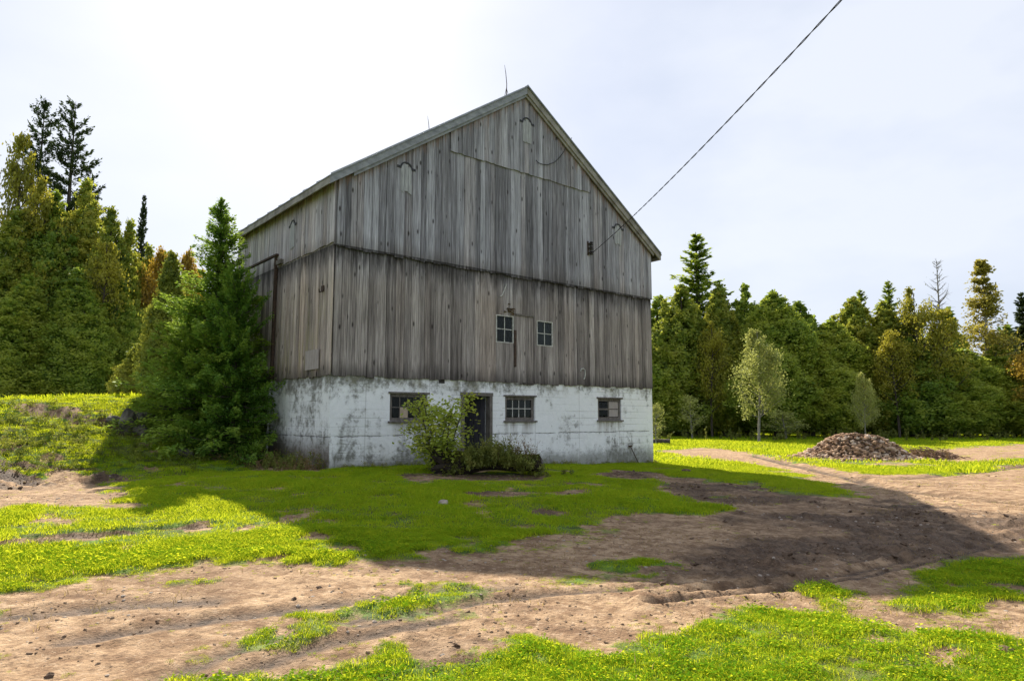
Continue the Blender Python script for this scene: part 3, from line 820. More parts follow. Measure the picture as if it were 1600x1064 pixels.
# roof: slabs, sheets, rakes and eaves
OVF, OVS = .25, .28
def slope_prism(mb, a0, a1, b0, b1, up0, up1):
    """a slab following the roof slope between a0 and a1, up0/up1 = offsets of its underside/top from the roof line"""
    vs_ = []
    for b in (b0, b1):
        for a, u in ((a0, up0), (a1, up0), (a1, up1), (a0, up1)): vs_.append((a, b, ztop(a) + u))
    return mb.add(vs_, [(0,1,2,3), (7,6,5,4), (0,4,5,1), (1,5,6,2), (2,6,7,3), (3,7,4,0)])
roof = empty('roof'); roof.parent = barn
EL, ER = -OVS, BW + OVS + .05
b_front, b_back = -OVF, BL + .22
for a0, a1 in ((EL, APX), (APX, ER)):
    slope_prism(MB(), a0, a1, b_front + .05, b_back - .05, -.15, -.06).obj('roof_deck', INTERIOR, roof)
    n = 9
    for k in range(n):
        q0 = b_front - .03 + (b_back - b_front + .06) * k / n; q1 = b_front - .03 + (b_back - b_front + .06) * (k + 1) / n
        m = slope_prism(MB(), a0 - (.05 if a0 == EL else 0), a1 + (.05 if a1 == ER else 0), q0 + .002, q1 - .002, -.055, -.035)
        m.obj('roof_sheet', METALROOF, roof)
        slope_prism(MB(), a0, a1, q0 - .02, q0 + .02, -.034, .0).obj('roof_rib', METALROOF, roof)
# rake trim, in two lengths each side, with an under-trim set back
for a0, a1, mat in ((EL, .55, RAKE), (.552, 3.2, RAKE), (3.202, APX - .002, RAKE), (APX + .002, 8.6, EAVEWOOD), (8.602, ER, EAVEWOOD)):
    slope_prism(MB(), a0, a1, b_front, b_front + .045, -.25 + rnd.uniform(-.006, .006), -.058).obj('rake_board', mat, roof)
for a0, a1, mat in ((.35, APX - .002, RAKE), (APX + .002, ER - .3, EAVEWOOD)):
    slope_prism(MB(), a0, a1, b_front + .048, b_front + .09, -.34, -.20).obj('rake_under_trim', mat, roof)
# soffit between the rake and the wall
for a0, a1 in ((EL + .02, APX - .002), (APX + .002, ER - .02)):
    slope_prism(MB(), a0, a1, b_front + .092, -.14, -.185, -.152).obj('rake_soffit', EAVEWOOD, roof)
ze = ztop(EL)
for q0, q1 in ((b_front + .002, 1.6), (1.603, 4.2), (4.203, b_back)):
    MB().add([(EL - .03, q0, ze - .25 + rnd.uniform(-.012, .012)), (EL + .012, q0, ze - .25), (EL + .012, q0, ze - .065), (EL - .03, q0, ze - .065),
              (EL - .03, q1, ze - .25 + rnd.uniform(-.012, .012)), (EL + .012, q1, ze - .25), (EL + .012, q1, ze - .065), (EL - .03, q1, ze - .065)],
             [(0,1,2,3), (7,6,5,4), (0,4,5,1), (1,5,6,2), (2,6,7,3), (3,7,4,0)]).obj('eave_board', EAVEWOOD, roof)
    MB().box(ER - .012, ER + .03, q0, q1, ztop(ER) - .25, ztop(ER) - .065).obj('eave_board', EAVEWOOD, roof)
# ridge cap
MB().add([(APX - .16, b_front - .04, APZ - .105), (APX, b_front - .04, APZ + .02), (APX + .16, b_front - .04, APZ - .105), (APX, b_front - .04, APZ - .02),
          (APX - .16, b_back + .04, APZ - .105), (APX, b_back + .04, APZ + .02), (APX + .16, b_back + .04, APZ - .105), (APX, b_back + .04, APZ - .02)],
         [(0,1,5,4), (1,2,6,5), (0,3,2,1), (4,5,6,7), (0,4,7,3), (3,7,6,2)]).obj('ridge_cap', METALROOF, roof)

# windows
def window(x0, x1, z0, z1, y, cols, rows, fw, mat_f, mat_m, boards=(), skip=(), mw=.022):
    w = empty('window'); w.parent = barn
    f = MB()
    f.box(x0, x1, y - .02, y + .05, z0, z0 + fw); f.box(x0, x1, y - .02, y + .05, z1 - fw, z1)
    f.box(x0, x0 + fw, y - .018, y + .05, z0 + fw, z1 - fw); f.box(x1 - fw, x1, y - .018, y + .05, z0 + fw, z1 - fw)
    f.obj('window_frame', mat_f, w)
    ix0, ix1, iz0, iz1 = x0 + fw, x1 - fw, z0 + fw, z1 - fw
    dx, dz = (ix1 - ix0) / cols, (iz1 - iz0) / rows
    for c in range(1, cols):
        MB().box(ix0 + c*dx - mw/2, ix0 + c*dx + mw/2, y, y + .03, iz0 + .001, iz1 - .001).obj('muntin', mat_m, w)
    for r_ in range(1, rows):
        for c in range(cols):
            p0 = ix0 + c*dx + (mw/2 + .001 if c else .001); p1 = ix0 + (c+1)*dx - (mw/2 + .001 if c < cols - 1 else .001)
            MB().box(p0, p1, y + .002, y + .028, iz0 + r_*dz - mw/2, iz0 + r_*dz + mw/2).obj('muntin', mat_m, w)
    for c in range(cols):
        for r_ in range(rows):
            p0, p1 = ix0 + c*dx + mw/2 + .002, ix0 + (c+1)*dx - mw/2 - .002
            q0, q1 = iz0 + r_*dz + mw/2 + .002, iz0 + (r_+1)*dz - mw/2 - .002
            if (c, r_) in skip: continue
            if (c, r_) in dict(boards):
                MB().box(p0 - .006, p1 + .006, y - .012, y - .003, q0 - .01, q1 + .012).obj('boarded_pane', dict(boards)[(c, r_)], w)
            else:
                MB().box(p0, p1, y + .012, y + .016, q0, q1).obj('pane', GLASS, w)
    return w
w = window(*W1, -.03, 2, 2, .028, PALEPAINT, PALEPAINT); w['label'] = 'left four-pane window in the board wall'
w = window(*W2, -.03, 2, 2, .028, PALEPAINT, PALEPAINT); w['label'] = 'right four-pane window in the board wall'
w = window(1.585, 2.675, 1.475, 2.145, .06, 4, 2, .075, FRAMEWOOD, FRAMEWOOD, [((1, 0), TANBOARD)]); w['label'] = 'foundation window with a tan board in one pane'
w = window(5.275, 6.385, 1.475, 2.145, .06, 4, 2, .085, FRAMEWOOD, PALEPAINT); w['label'] = 'eight-pane foundation window beside the doorway'
w = window(9.085, 10.185, 1.485, 2.165, .06, 2, 2, .085, FRAMEWOOD, FRAMEWOOD, [((1, 0), PINKBOARD), ((1, 1), PINKBOARD)], mw=.05); w['label'] = 'foundation window half covered with boards'
for x0, x1, z in ((1.53, 2.73, 1.47), (5.21, 6.45, 1.47), (9.02, 10.25, 1.48)):
    MB().box(x0, x1, -.055, .10, z - .05, z - .002).obj('window_sill', FRAMEWOOD, barn)
    MB().box(x0, x1, -.035, .05, z + .682, z + .725).obj('window_head', FRAMEWOOD, barn)
# doorway: frame and a half-open dark plank door
dr = empty('door'); dr.parent = barn; dr['label'] = 'dark plank door standing ajar in the foundation'
MB().box(3.735, 3.83, -.05, .14, .1, 2.14).obj('door_jamb', FRAMEWOOD, dr)
MB().box(4.69, 4.785, -.05, .14, .1, 2.14).obj('door_jamb', FRAMEWOOD, dr)
MB().box(3.72, 4.80, -.055, .14, 2.142, 2.235).obj('door_head', FRAMEWOOD, dr)
for k in range(5):
    q = .02 + k * .165
    m = MB().box(q, q + .155, -.02, .02, .28, 2.08)
    o = m.obj('board', DOORWOOD, dr, loc=(4.68, .16, 0), rot=(0, 0, R(180 - 62)))
# boarded-up arched vents: a dark sawn arch over a pale patch
def arch_vent(cx, z0, width, height, side, proud, label):
    v = empty('arched_vent'); v.parent = barn; v['label'] = label
    rad = width * .33
    place = (lambda p, q, d: (p, -d, q)) if side == 'f' else (lambda p, q, d: (-d, p, q))
    n = 10; zc = z0 + height
    arc = [(cx + rad * math.cos(math.pi * k / n), zc + rad * .9 * math.sin(math.pi * k / n)) for k in range(n + 1)]
    m = MB()
    out = [(cx + (p - cx) * 1.0, q) for p, q in arc]; inn = [(cx + (p - cx) * .78, zc + (q - zc) * .78) for p, q in arc]
    for k in range(n):
        quad = [inn[k], out[k], out[k+1], inn[k+1]]
        if side == 'l': quad = quad[::-1]
        m.prism(quad, proud + .012, proud, place)
    for s_ in (-1, 1):
        p0, p1 = sorted((cx + s_ * rad * .8, cx + s_ * width * .5))
        quad = [(p0, zc - .035), (p1, zc - .035), (p1, zc + .03), (p0, zc + .03)]
        if side == 'l': quad = quad[::-1]
        m.prism(quad, proud + .011, proud, place)
    m.obj('arch_cut', BLACK, v)
    n = 3
    for k in range(n):
        p0 = cx - rad * .92 + 2 * rad * .92 * k / n + .004; p1 = p0 + 2 * rad * .92 / n - .008
        zt = zc + (rad * .55 if k == 1 else rad * .2)
        quad = [(p0, z0 + rnd.uniform(-.05, .05)), (p1, z0 + rnd.uniform(-.05, .05)), (p1, zt), (p0, zt)]
        if side == 'l': quad = quad[::-1]
        m = MB().prism(quad, proud + .008, proud - .004, place)
        m.obj('patch_board', PATCH, v)
PATCH = mat_simple('pale_bleached_patch_wood', (.24, .24, .25), (.46, .46, .475), 5, .9, .003, stretch=(8, 8, .7))
arch_vent(1.865, 7.33, .55, .66, 'f', .108, 'arched boarded vent low on the left of the gable')
arch_vent(5.99, 9.78, .58, .60, 'f', .146, 'arched boarded vent high under the peak')
arch_vent(10.06, 7.30, .56, .56, 'f', .108, 'arched boarded vent low on the right of the gable')
arch_vent(2.45, 6.05, .50, .62, 'l', .086, 'arched boarded vent in the side wall')
# small fittings
MB().box(-.085, -.062, .56, 1.33, 2.72, 3.2).obj('hatch_panel', PINKBOARD, barn)
h = MB().box(-.07, -.05, .42, .56, 4.60, 4.74); h.tube([(-.06, .50, 4.60), (-.16, .44, 4.56), (-.2, .38, 4.62)], .014)
h.obj('iron_hook', IRON, barn)
MB().tube([(8.25, -.062, 2.99), (8.27, -.064, 3.05), (8.36, -.064, 3.08), (8.44, -.064, 3.04), (8.46, -.062, 2.9), (8.43, -.062, 2.78), (8.39, -.06, 2.75)], .02, 6).obj('horseshoe', PALEPAINT, barn)
m = MB().tube([(5.10, -.07, 5.02), (5.26, -.075, 5.36)], [.018, .014]); m.tube([(5.10, -.07, 5.02), (5.02, -.07, 4.98)], .016)
m.obj('pale_bracket', PALEPAINT, barn)
m = MB()
for k in range(26):
    c = Vector((5.39 + rnd.gauss(0, .09), -.06 - abs(rnd.gauss(0, .02)), 4.60 + rnd.gauss(0, .07)))
    s_ = rnd.uniform(.02, .045)
    m.tube([c - Vector((s_, 0, rnd.uniform(-.02, .02))), c, c + Vector((s_, 0, rnd.uniform(-.02, .02)))], [.006, s_ * .55, .006], 5)
m.obj('bird_nest', L_BROWNWEED, barn)
# broken top of the foundation: a dark notch
MB().box(3.02, 3.20, -.012, .2, ZS - .13, ZS - .005).obj('beam_pocket', INTERIOR, barn)
# loose wire sagging across the gable
lw = [(6.33, 9.30), (6.42, 9.24), (6.6, 9.23), (6.82, 9.27), (7.1, 9.42), (7.35, 9.66), (7.55, 9.92), (7.72, 10.22), (7.87, 10.42)]
MB().tube([(a, -.165, z) for a, z in lw], .011, 5).obj('loose_wire', BLACK, barn)
# insulator rack
rack = empty('insulator_rack'); rack.parent = barn
MB().box(8.58, 8.63, -.12, -.075, 6.72, 7.18).obj('rack_bar', IRON, rack)
for zz in (6.80, 6.95, 7.10):
    m = MB().tube([(8.70, -.17, zz - .06), (8.70, -.17, zz - .03), (8.70, -.17, zz), (8.70, -.17, zz + .03), (8.70, -.17, zz + .06)], [.05, .06, .035, .06, .05], 10)
    m.obj('insulator_spool', CERAMIC, rack, smooth=False)
    MB().box(8.60, 8.72, -.18, -.11, zz - .008, zz + .008).obj('spool_arm', IRON, rack)
# white pipe on the side wall
pp = MB().tube([(.01, 3.62, 2.50), (-.07, 3.62, 2.52), (-.10, 3.62, 2.46), (-.10, 3.63, 1.6), (-.11, 3.62, .55)], .028, 8).obj('drain_pipe', PIPEWHITE, barn)
# lightning rods on the ridge, each with its foot
def ab3(a, b, z): x, y = from_ab(a, b); return (x, y, z)
for (b_, hgt, lab) in ((.75, 1.05, 'tall thin lightning rod near the peak of the roof'), (5.2, .95, 'short lightning rod far back on the ridge')):
    x, y = from_ab(APX, b_)
    rod = empty('lightning_rod', (x, y, APZ + .02)); tag(rod, lab, 'lightning rod', 'lightning rods')
    MB().tube([(0, 0, 0), (.01, 0, hgt * .4), (-.02, 0, hgt * .75), (-.06, .0, hgt)], [.013, .012, .010, .004], 6).obj('rod', IRON, rod)
    m = MB()
    for k in range(3):
        t_ = k * 2.094 + .4
        m.tube([(.10 * math.cos(t_), .10 * math.sin(t_), -.06), (0, 0, .30)], .008, 5)
    m.obj('tripod_foot', IRON, rod)

# ------------------------------------------------------------------ vegetation builders
def unit(v): return v / (np.linalg.norm(v, axis=-1, keepdims=True) + 1e-9)

def leaf_mesh(name, C, D, N, L, W, mat, fold=.18, tip=None):
    """one small folded leaf (two triangles) for every centre C, along D, facing N"""
    D = unit(D); S = unit(np.cross(D, N)); N = np.cross(S, D)
    L = np.asarray(L)[:, None] * .5; W = np.asarray(W)[:, None] * .5
    n = len(C)
    V = np.empty((n, 4, 3), np.float32)
    V[:, 0] = C - D * L; V[:, 1] = C + S * W + N * W * fold; V[:, 2] = C + D * L; V[:, 3] = C - S * W + N * W * fold
    i = np.arange(n)[:, None] * 4
    F = np.concatenate([i + np.array([[0, 1, 2]]), i + np.array([[0, 2, 3]])], 1).reshape(-1, 3)
    me = mesh_np(name, V.reshape(-1, 3), F, mat)
    at = me.attributes.new('tip', 'FLOAT', 'POINT')          # spray ends lighter: young growth, with lit tips painted into the colour
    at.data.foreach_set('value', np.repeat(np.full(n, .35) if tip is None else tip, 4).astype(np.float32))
    return me

def cedar_kit(seed, h=12.0, rmax=2.6, nb=620, lpb=60, t0=.10, leaf=.17, pw=.72, mat=None, stems=1):
    g = np.random.default_rng(seed)
    def prof(t): return rmax * np.power(1 - np.clip(t, 0, 1) ** pw, .85) * np.power(np.clip((t - t0 + .05) / .18, .05, 1), .5)
    t = []
    while len(t) < nb:
        q = g.uniform(t0, 1, 400); keep = g.uniform(0, rmax, 400) < prof(q) + .10 * rmax
        t += list(q[keep])
    t = np.array(t[:nb]); ang = g.uniform(0, 2 * np.pi, nb)
    lob = .62 + .62 * fbm(np.cos(ang) * 1.4 + 9 + t * 1.2, np.sin(ang) * 1.4 + t * 5.5, 2, seed) + .06 * g.standard_normal(nb)
    tr = prof(t) * lob * g.uniform(.80, 1.12, nb) + .05
    lean = np.stack([.25 * (fbm(t * 2.0, t * 0 + 3, 2, seed + 4) - .5) * h * .12, .25 * (fbm(t * 2.0, t * 0 + 8, 2, seed + 5) - .5) * h * .12], 1)
    o = np.stack([np.cos(ang), np.sin(ang), np.zeros(nb)], 1)
    # several leaders give an uneven top
    sa = g.uniform(0, 6.28, 4); shf = np.array([1.0, g.uniform(.8, .93), g.uniform(.7, .88), g.uniform(.6, .8)]); sof = np.array([0, .42, .48, .5]) * rmax
    sid = np.where(g.uniform(0, 1, nb) < (.45 if stems > 1 else 1.0), 0, g.integers(1, 4, nb)) if stems > 1 else np.zeros(nb, int)
    tr = tr * np.where(sid > 0, .72, 1.0)
    tip = o * tr[:, None]; tip[:, :2] += lean; tip[:, 2] = t * h * shf[sid]
    tip[:, 0] += np.cos(sa[sid]) * sof[sid]; tip[:, 1] += np.sin(sa[sid]) * sof[sid]
    up = np.array([0, 0, 1.0])
    D = unit(o * .7 + up * g.uniform(-.25, .95, nb)[:, None])
    T = np.cross(o, up)
    Lb = np.clip(tr * .75, .35, 1.5)
    k = np.repeat(np.arange(nb), lpb); n = len(k)
    s = g.uniform(0, 1, n) ** .65
    wid = (.14 + .30 * np.sin(np.pi * np.clip(s, .05, .95))) * np.clip(Lb[k], .3, 1.1)
    C = tip[k] - D[k] * ((1 - s) * Lb[k])[:, None] + T[k] * (g.standard_normal(n) * wid * .55)[:, None]
    C[:, 2] += g.standard_normal(n) * wid * .58
    C[:, 2] = np.maximum(C[:, 2], t0 * h * .55)
    Dl = unit(up * .55 + T[k] * g.normal(0, .7, n)[:, None] + o[k] * .25 + g.standard_normal((n, 3)) * .30)
    N = unit(o[k] * .9 + up * .45 + g.standard_normal((n, 3)) * .40)
    L = leaf * g.uniform(.7, 1.4, n); W = L * g.uniform(.38, .62, n)
    # shaded inner sprays close the heart of the tree
    m = int(n * .16); kk = g.integers(0, nb, m)
    Ci = tip[kk] * np.stack([g.uniform(.25, .8, m)] * 2 + [np.ones(m)], 1)[:, :3] + g.standard_normal((m, 3)) * .12
    C = np.vstack([C, Ci]); Dl = np.vstack([Dl, unit(g.standard_normal((m, 3)))]); N = np.vstack([N, unit(g.standard_normal((m, 3)))])
    L = np.append(L, leaf * 1.9 * np.ones(m)); W = np.append(W, leaf * 1.1 * np.ones(m))
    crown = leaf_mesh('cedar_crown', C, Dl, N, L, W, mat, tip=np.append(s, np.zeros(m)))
    tb = MB()
    for s_ in range(stems):
        dx, dy = (g.uniform(-.5, .5), g.uniform(-.5, .5)) if s_ else (0, 0)
        tb.tube([(dx, dy, -.4), (dx * .8 + .04, dy * .8, h * .25), (dx * .4, dy * .4, h * .6), (0, 0, h * .96)], [.22 if not s_ else .12, .17, .09, .015], 7)
    for i in range(0, nb, 9):
        if t[i] < .8:
            zt = t[i] * h
            tb.tube([(0, 0, zt - .15 * tr[i]), tuple(tip[i] * .5 + np.array([0, 0, zt - .08]) * np.array([0, 0, .5])), tuple(tip[i] * np.array([.9, .9, 1]))], [.03, .02, .006], 4, cap=False)
    for i in range(10):                       # dead lower snags
        a_ = g.uniform(0, 6.28); z_ = g.uniform(.04, .16) * h; l_ = g.uniform(.5, 1.4)
        tb.tube([(0, 0, z_), (math.cos(a_) * l_, math.sin(a_) * l_, z_ + g.uniform(-.4, .2))], [.02, .004], 4, cap=False)
    return tb.mesh('cedar_trunk', BARK), crown, h, rmax

def spruce_kit(seed, h=12.0, rmax=1.7, levels=40, per=7, lpb=90, t0=.05, leaf=.15, aspect=.3, pw=.85, droop=.25, mat=None, clump=0.0, bare=0.0, sweep=.35, bark=None, irregular=.18, wide=.34):
    g = np.random.default_rng(seed)
    tb = MB()
    tb.tube([(0, 0, -.4), (.02, 0, h * .3), (0, .02, h * .65), (0, 0, h)], [h * .016 + .03, h * .012 + .02, h * .007 + .01, .01], 8)
    Cs, Ds, Ns, Ls, Ss = [], [], [], [], []
    up = np.array([0, 0, 1.0])
    for li in range(levels):
        t = t0 + (1 - t0) * ((li + g.uniform(-.3, .3)) / levels)
        if t >= .995 or t < t0 * .6: continue
        ln = rmax * (1 - t) ** pw + .06
        for b in range(per if t < .93 else max(3, per - 2)):
            a = g.uniform(0, 6.283); l = ln * g.uniform(1 - irregular * 2, 1 + irregular)
            o = np.array([math.cos(a), math.sin(a), 0]); T = np.cross(o, up)
            el = -droop + (droop + .75) * t ** 1.6 + g.uniform(-.12, .12)
            n = max(10, int(lpb * (l / rmax) ** 1.2 + 12))
            s = (bare + (1 - bare) * g.uniform(0, 1, n) ** .75)
            if clump > 0: s = np.where(g.uniform(0, 1, n) < clump, np.round(s * 4) / 4 + g.normal(0, .05, n), s)
            lat = np.clip(1.05 - s, .12, 1) * wide * l * g.uniform(-1, 1, n)
            zz = t * h + l * (el * s + sweep * droop * s * s)
            C = o * (s * l)[:, None] + T * lat[:, None]; C[:, 2] = zz - np.abs(lat) * .35 + g.normal(0, .035 + .05 * clump, n) * (1 + l * .3)
            sg = np.sign(lat)[:, None]
            D = unit(o * .75 + T * sg * .65 + up * (el * .4) + g.standard_normal((n, 3)) * .30)
            N = unit(up + o * .45 + g.standard_normal((n, 3)) * .45)
            Cs.append(C); Ds.append(D); Ns.append(N); Ss.append(s); Ls.append(leaf * g.uniform(.65, 1.35, n) * (.75 + .25 * min(1, l / rmax + .3)))
            if b % 2 == 0 or bare > .2:
                tb.tube([(0, 0, t * h), tuple(o * l * .5 + up * (t * h + l * .5 * el)), tuple(o * l * .92 + up * (t * h + l * (el * .92 + sweep * droop * .85)))], [.012 + .010 * l, .008 + .005 * l, .004], 4, cap=False)
    C = np.vstack(Cs); D = np.vstack(Ds); N = np.vstack(Ns); L = np.concatenate(Ls)
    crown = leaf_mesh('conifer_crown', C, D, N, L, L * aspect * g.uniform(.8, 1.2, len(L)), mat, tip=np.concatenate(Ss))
    return tb.mesh('conifer_trunk', bark or BARK), crown, h, rmax

def decid_kit(seed, h=8.0, rmax=2.0, trunk_h=.25, n_limbs=26, lpt=120, leaf=.14, mat=None, bark=None, top=.6, stems=1, r0=None, spread=.5, shape=None):
    g = np.random.default_rng(seed); tb = MB(); Cs, Ns = [], []
    r0 = r0 or h * .012 + .02
    for s_ in range(stems):
        a = 6.283 * s_ / stems + g.uniform(0, 1)
        ox, oy = (rmax * .12 * math.cos(a), rmax * .12 * math.sin(a)) if stems > 1 else (0, 0)
        tx, ty = (rmax * spread * math.cos(a), rmax * spread * math.sin(a)) if stems > 1 else (0, 0)
        hh = h * (g.uniform(.72, 1) if stems > 1 else 1)
        path = lambda t: np.array([ox + (tx - ox) * t ** 1.2 + .05 * h * .3 * math.sin(t * 5 + s_ + seed), oy + (ty - oy) * t ** 1.2 + .05 * h * .3 * math.cos(t * 4 + s_), hh * t])
        ts = np.linspace(0, .97, 8)
        tb.tube([tuple(path(t) + (np.array([0, 0, -.25]) if i == 0 else 0)) for i, t in enumerate(ts)], [r0 * (1 - .9 * t) + .004 for t in ts], 7)
        for i in range(n_limbs // stems):
            t = trunk_h + (1 - trunk_h) * g.uniform(0, 1) ** .85
            if t > .98: continue
            p = path(t); a2 = g.uniform(0, 6.283)
            if shape: pr = shape(t)
            else: pr = math.sin(math.pi * min(1, max(.0, (t - trunk_h * .6) / (1.04 - trunk_h * .6))) ** top)
            ln = rmax * (pr * (1 - .5 * (stems > 1)) + .08) * g.uniform(.6, 1.12)
            o = np.array([math.cos(a2), math.sin(a2), g.uniform(.25, .95)]); o /= np.linalg.norm(o)
            e = p + o * ln; md = p + o * ln * .5 + np.array([0, 0, -.04 * ln])
            tb.tube([tuple(p), tuple(md), tuple(e)], [r0 * .42 * (1 - .7 * t) + .003, r0 * .22 * (1 - .7 * t) + .003, .003], 5, cap=False)
            for q in range(3):
                o2 = unit(o + g.standard_normal(3) * .6); st_ = p + (e - p) * g.uniform(.35, .85); e2 = st_ + o2 * ln * .4
                tb.tube([tuple(st_), tuple(e2)], [.004 + r0 * .05, .002], 4, cap=False)
                m = int(lpt * .22); Cs.append(st_ + (e2 - st_) * g.uniform(.1, 1.1, m)[:, None] + g.standard_normal((m, 3)) * (.10 * ln + .05))
            m = int(lpt * .45); s = g.uniform(.3, 1.08, m)
            Cs.append(p + (e - p) * s[:, None] + g.standard_normal((m, 3)) * (.12 * ln + .05))
    C = np.vstack(Cs); n = len(C)
    D = unit(g.standard_normal((n, 3)) + np.array([0, 0, -.5])); N = unit(g.standard_normal((n, 3)) * .7 + np.array([0, 0, .8]))
    L = leaf * g.uniform(.6, 1.35, n)
    crown = leaf_mesh('leafy_crown', C, D, N, L, L * .62, mat)
    return tb.mesh('leafy_trunk', bark or BARK), crown, h, rmax

def plant_tree(name, kit, x, y, height, radius, rz, label, cat='tree', group=None, zoff=-.05, crown_mat=None, tilt=0.0):
    tm, cm, h, r = kit
    o = empty(name, (x, y, gz(x, y) + zoff), rz)
    o.rotation_euler = (tilt, 0, rz)
    o.scale = (radius / r, radius / r, height / h)
    tag(o, label, cat, group)
    link('trunk', tm, o)
    c = link('crown', cm, o)
    if crown_mat:
        c.data = cm.copy(); c.data.materials[0] = crown_mat
    return o

def by_view(name, kit, u, depth, vtop, wpx, label, cat='tree', group=None, **k):
    x, y = at_depth(u, depth)
    z0 = gz(x, y)
    return plant_tree(name, kit, x, y, height_at(vtop, depth) - z0, wpx / FPX * depth / 2, (u * 12.9898) % 6.28, label, cat, group, **k)

CED = [cedar_kit(21, 12, 2.6, 1000, 62, .09, .17, 2.0, L_CEDAR, 3), cedar_kit(22, 12, 2.6, 940, 62, .08, .17, 1.6, L_CEDAR, 2), cedar_kit(23, 12, 2.6, 1000, 62, .10, .17, 2.6, L_CEDAR, 1)]
CEDR = [cedar_kit(24, 12, 2.6, 940, 62, .08, .17, 1.9, L_CEDARB, 2), cedar_kit(25, 12, 2.6, 940, 62, .08, .17, 1.5, L_CEDARB, 1)]
CEDL = [cedar_kit(26, 11, 2.2, 1300, 60, .02, .125, 1.9, L_CEDAR, 3), cedar_kit(27, 11, 2.2, 1300, 60, .02, .125, 1.8, L_CEDARB, 2)]
CEDK = [cedar_kit(29, 11, 2.4, 560, 56, .0, .26, 1.7, L_CEDAR, 1), cedar_kit(30, 11, 2.4, 560, 56, .0, .26, 1.5, L_CEDARB, 1)]
SPIRE = spruce_kit(31, 14, 2.6, 50, 9, 66, .05, .25, .50, .85, .10, L_CEDAR, irregular=.3, wide=.42)
SPRUCE = spruce_kit(32, 14, 1.5, 60, 9, 70, .04, .24, .42, .72, .35, L_SPRUCE)
PINE = spruce_kit(33, 15, 2.3, 34, 7, 130, .10, .24, .36, .50, .10, L_SPRUCE, clump=.6, bare=.15, irregular=.3, wide=.30)
PINE2 = spruce_kit(37, 15, 2.2, 32, 7, 140, .10, .24, .36, .46, .05, L_SPRUCE, clump=.6, bare=.15, irregular=.32, wide=.30)
LARCH = decid_kit(48, 13, 2.2, .20, 110, 80, .17, L_GOLD, PALEBARK, shape=lambda t: max(.04, (1 - t) ** .95 * min(1, (t - .08) / .15)) * 1.1)
FIR = spruce_kit(35, 6.5, 1.75, 50, 12, 210, .04, .10, .40, .95, .12, L_FIR, sweep=.5, irregular=.36, wide=.38)
FIRB = spruce_kit(36, 4.5, 1.55, 26, 12, 300, .03, .10, .38, .62, .18, L_FIR, sweep=.9, wide=.40, irregular=.4)
FIRY = cedar_kit(28, 5.2, 1.2, 700, 60, .03, .085, 1.5, L_FIRY)
YEL = decid_kit(41, 10, 2.6, .2, 60, 110, .19, L_YELLOW)
YEL2 = decid_kit(42, 10, 2.3, .25, 54, 80, .19, L_YELLOW)
POP = decid_kit(43, 8, 2.2, .16, 80, 120, .16, L_PALE, PALEBARK, .55)
ORG = decid_kit(44, 8, 2.4, .2, 60, 100, .17, L_ORANGE)
BARE = decid_kit(45, 12, 1.7, .35, 60, 3, .10, L_WEED, PALEBARK)
SHRUB = decid_kit(46, 2.2, .85, .10, 110, 34, .075, L_SHRUB, BARK, .7, 7, .018, .55)
SAPL = decid_kit(47, 3.2, .9, .15, 34, 40, .12, L_PALE, PALEBARK, .8)

# --- trees right of the barn
G1 = 'dense cedars in the tree line right of the barn'
rows = [  # u, depth, top row, width px, kit
 (1030,57,462,110,CED[0]), (1068,55,440,100,CEDR[0]), (1130,56,442,100,CEDR[1]), (1168,58,446,95,CED[1]), (1212,54,456,120,CED[2]),
 (1255,56,470,110,CED[0]), (1300,55,500,110,CED[2]), (1335,57,458,100,CEDR[0]), (1385,56,470,110,CEDR[1]), (1425,54,505,110,CED[1]),
 (1462,55,520,110,CED[0]), (1505,54,545,110,CED[2]), (1560,55,540,120,CED[1]), (1612,55,560,110,CED[0]), (1660,54,530,120,CEDR[0]), (1720,56,500,120,CED[2]),
 (985,60,450,120,CED[1]), (935,62,470,120,CED[2])]
LAB1 = {1030: 'green cedar right against the barn wall at the tree line', 1068: 'rusty green cedar close right of the barn in the row',
        1130: 'rust-tinged cedar right of the tall pointed tree', 1168: 'green cedar behind the pale young poplar', 1212: 'broad round-topped dark cedar right of the pale poplar',
        1255: 'green cedar on the right shoulder of the broad dark cedar', 1300: 'low round cedar in the dip of the tree line', 1335: 'rusty cedar with a pointed top behind the stone pile',
        1462: 'green cedar under the bare grey tree', 1505: 'low dark cedar left of the golden larch', 1560: 'dark cedar right below the golden larch', 1612: 'dark cedar behind the orange tree at the right edge', 1660: 'rusty cedar just outside the right edge', 1720: 'tall cedar well outside the right edge',
        1385: 'rusty cedar behind the right end of the stone pile', 1425: 'green cedar below the yellowing tree'}
for u, dep, vt, wpx, kit in rows:
    by_view('cedar_tree', kit, u, dep, vt, wpx * 1.3, LAB1.get(u, 'dark green cedar at the far right end of the tree line' if u > 1440 else 'cedar hidden behind the barn in the tree line'), 'cedar', G1)
by_view('spire_cedar', SPIRE, 1094, 60, 362, 190, 'tallest pointed green conifer just right of the barn', 'conifer')
by_view('spire_cedar', SPIRE, 1352, 62, 450, 110, 'slim pointed conifer above the stone pile', 'conifer')
by_view('spire_cedar', SPIRE, 1397, 63, 436, 110, 'slim dark spire left of the yellowing trees', 'conifer')
by_view('spire_cedar', SPRUCE, 1606, 62, 455, 70, 'dark conifer cut by the right edge of the photo', 'conifer')
by_view('larch_tree', LARCH, 1546, 56, 406, 125, 'tall golden larch with a pale trunk at the right', 'larch')
by_view('bare_tree', BARE, 1476, 62, 400, 64, 'bare leafless grey tree rising above the tree line', 'tree')
by_view('yellowing_tree', YEL, 1436, 53, 452, 96, 'yellow-green leafy tree left of the bare grey tree', 'tree')
by_view('yellowing_tree', YEL2, 1482, 52.5, 478, 90, 'yellowing tree below the bare grey tree', 'tree')
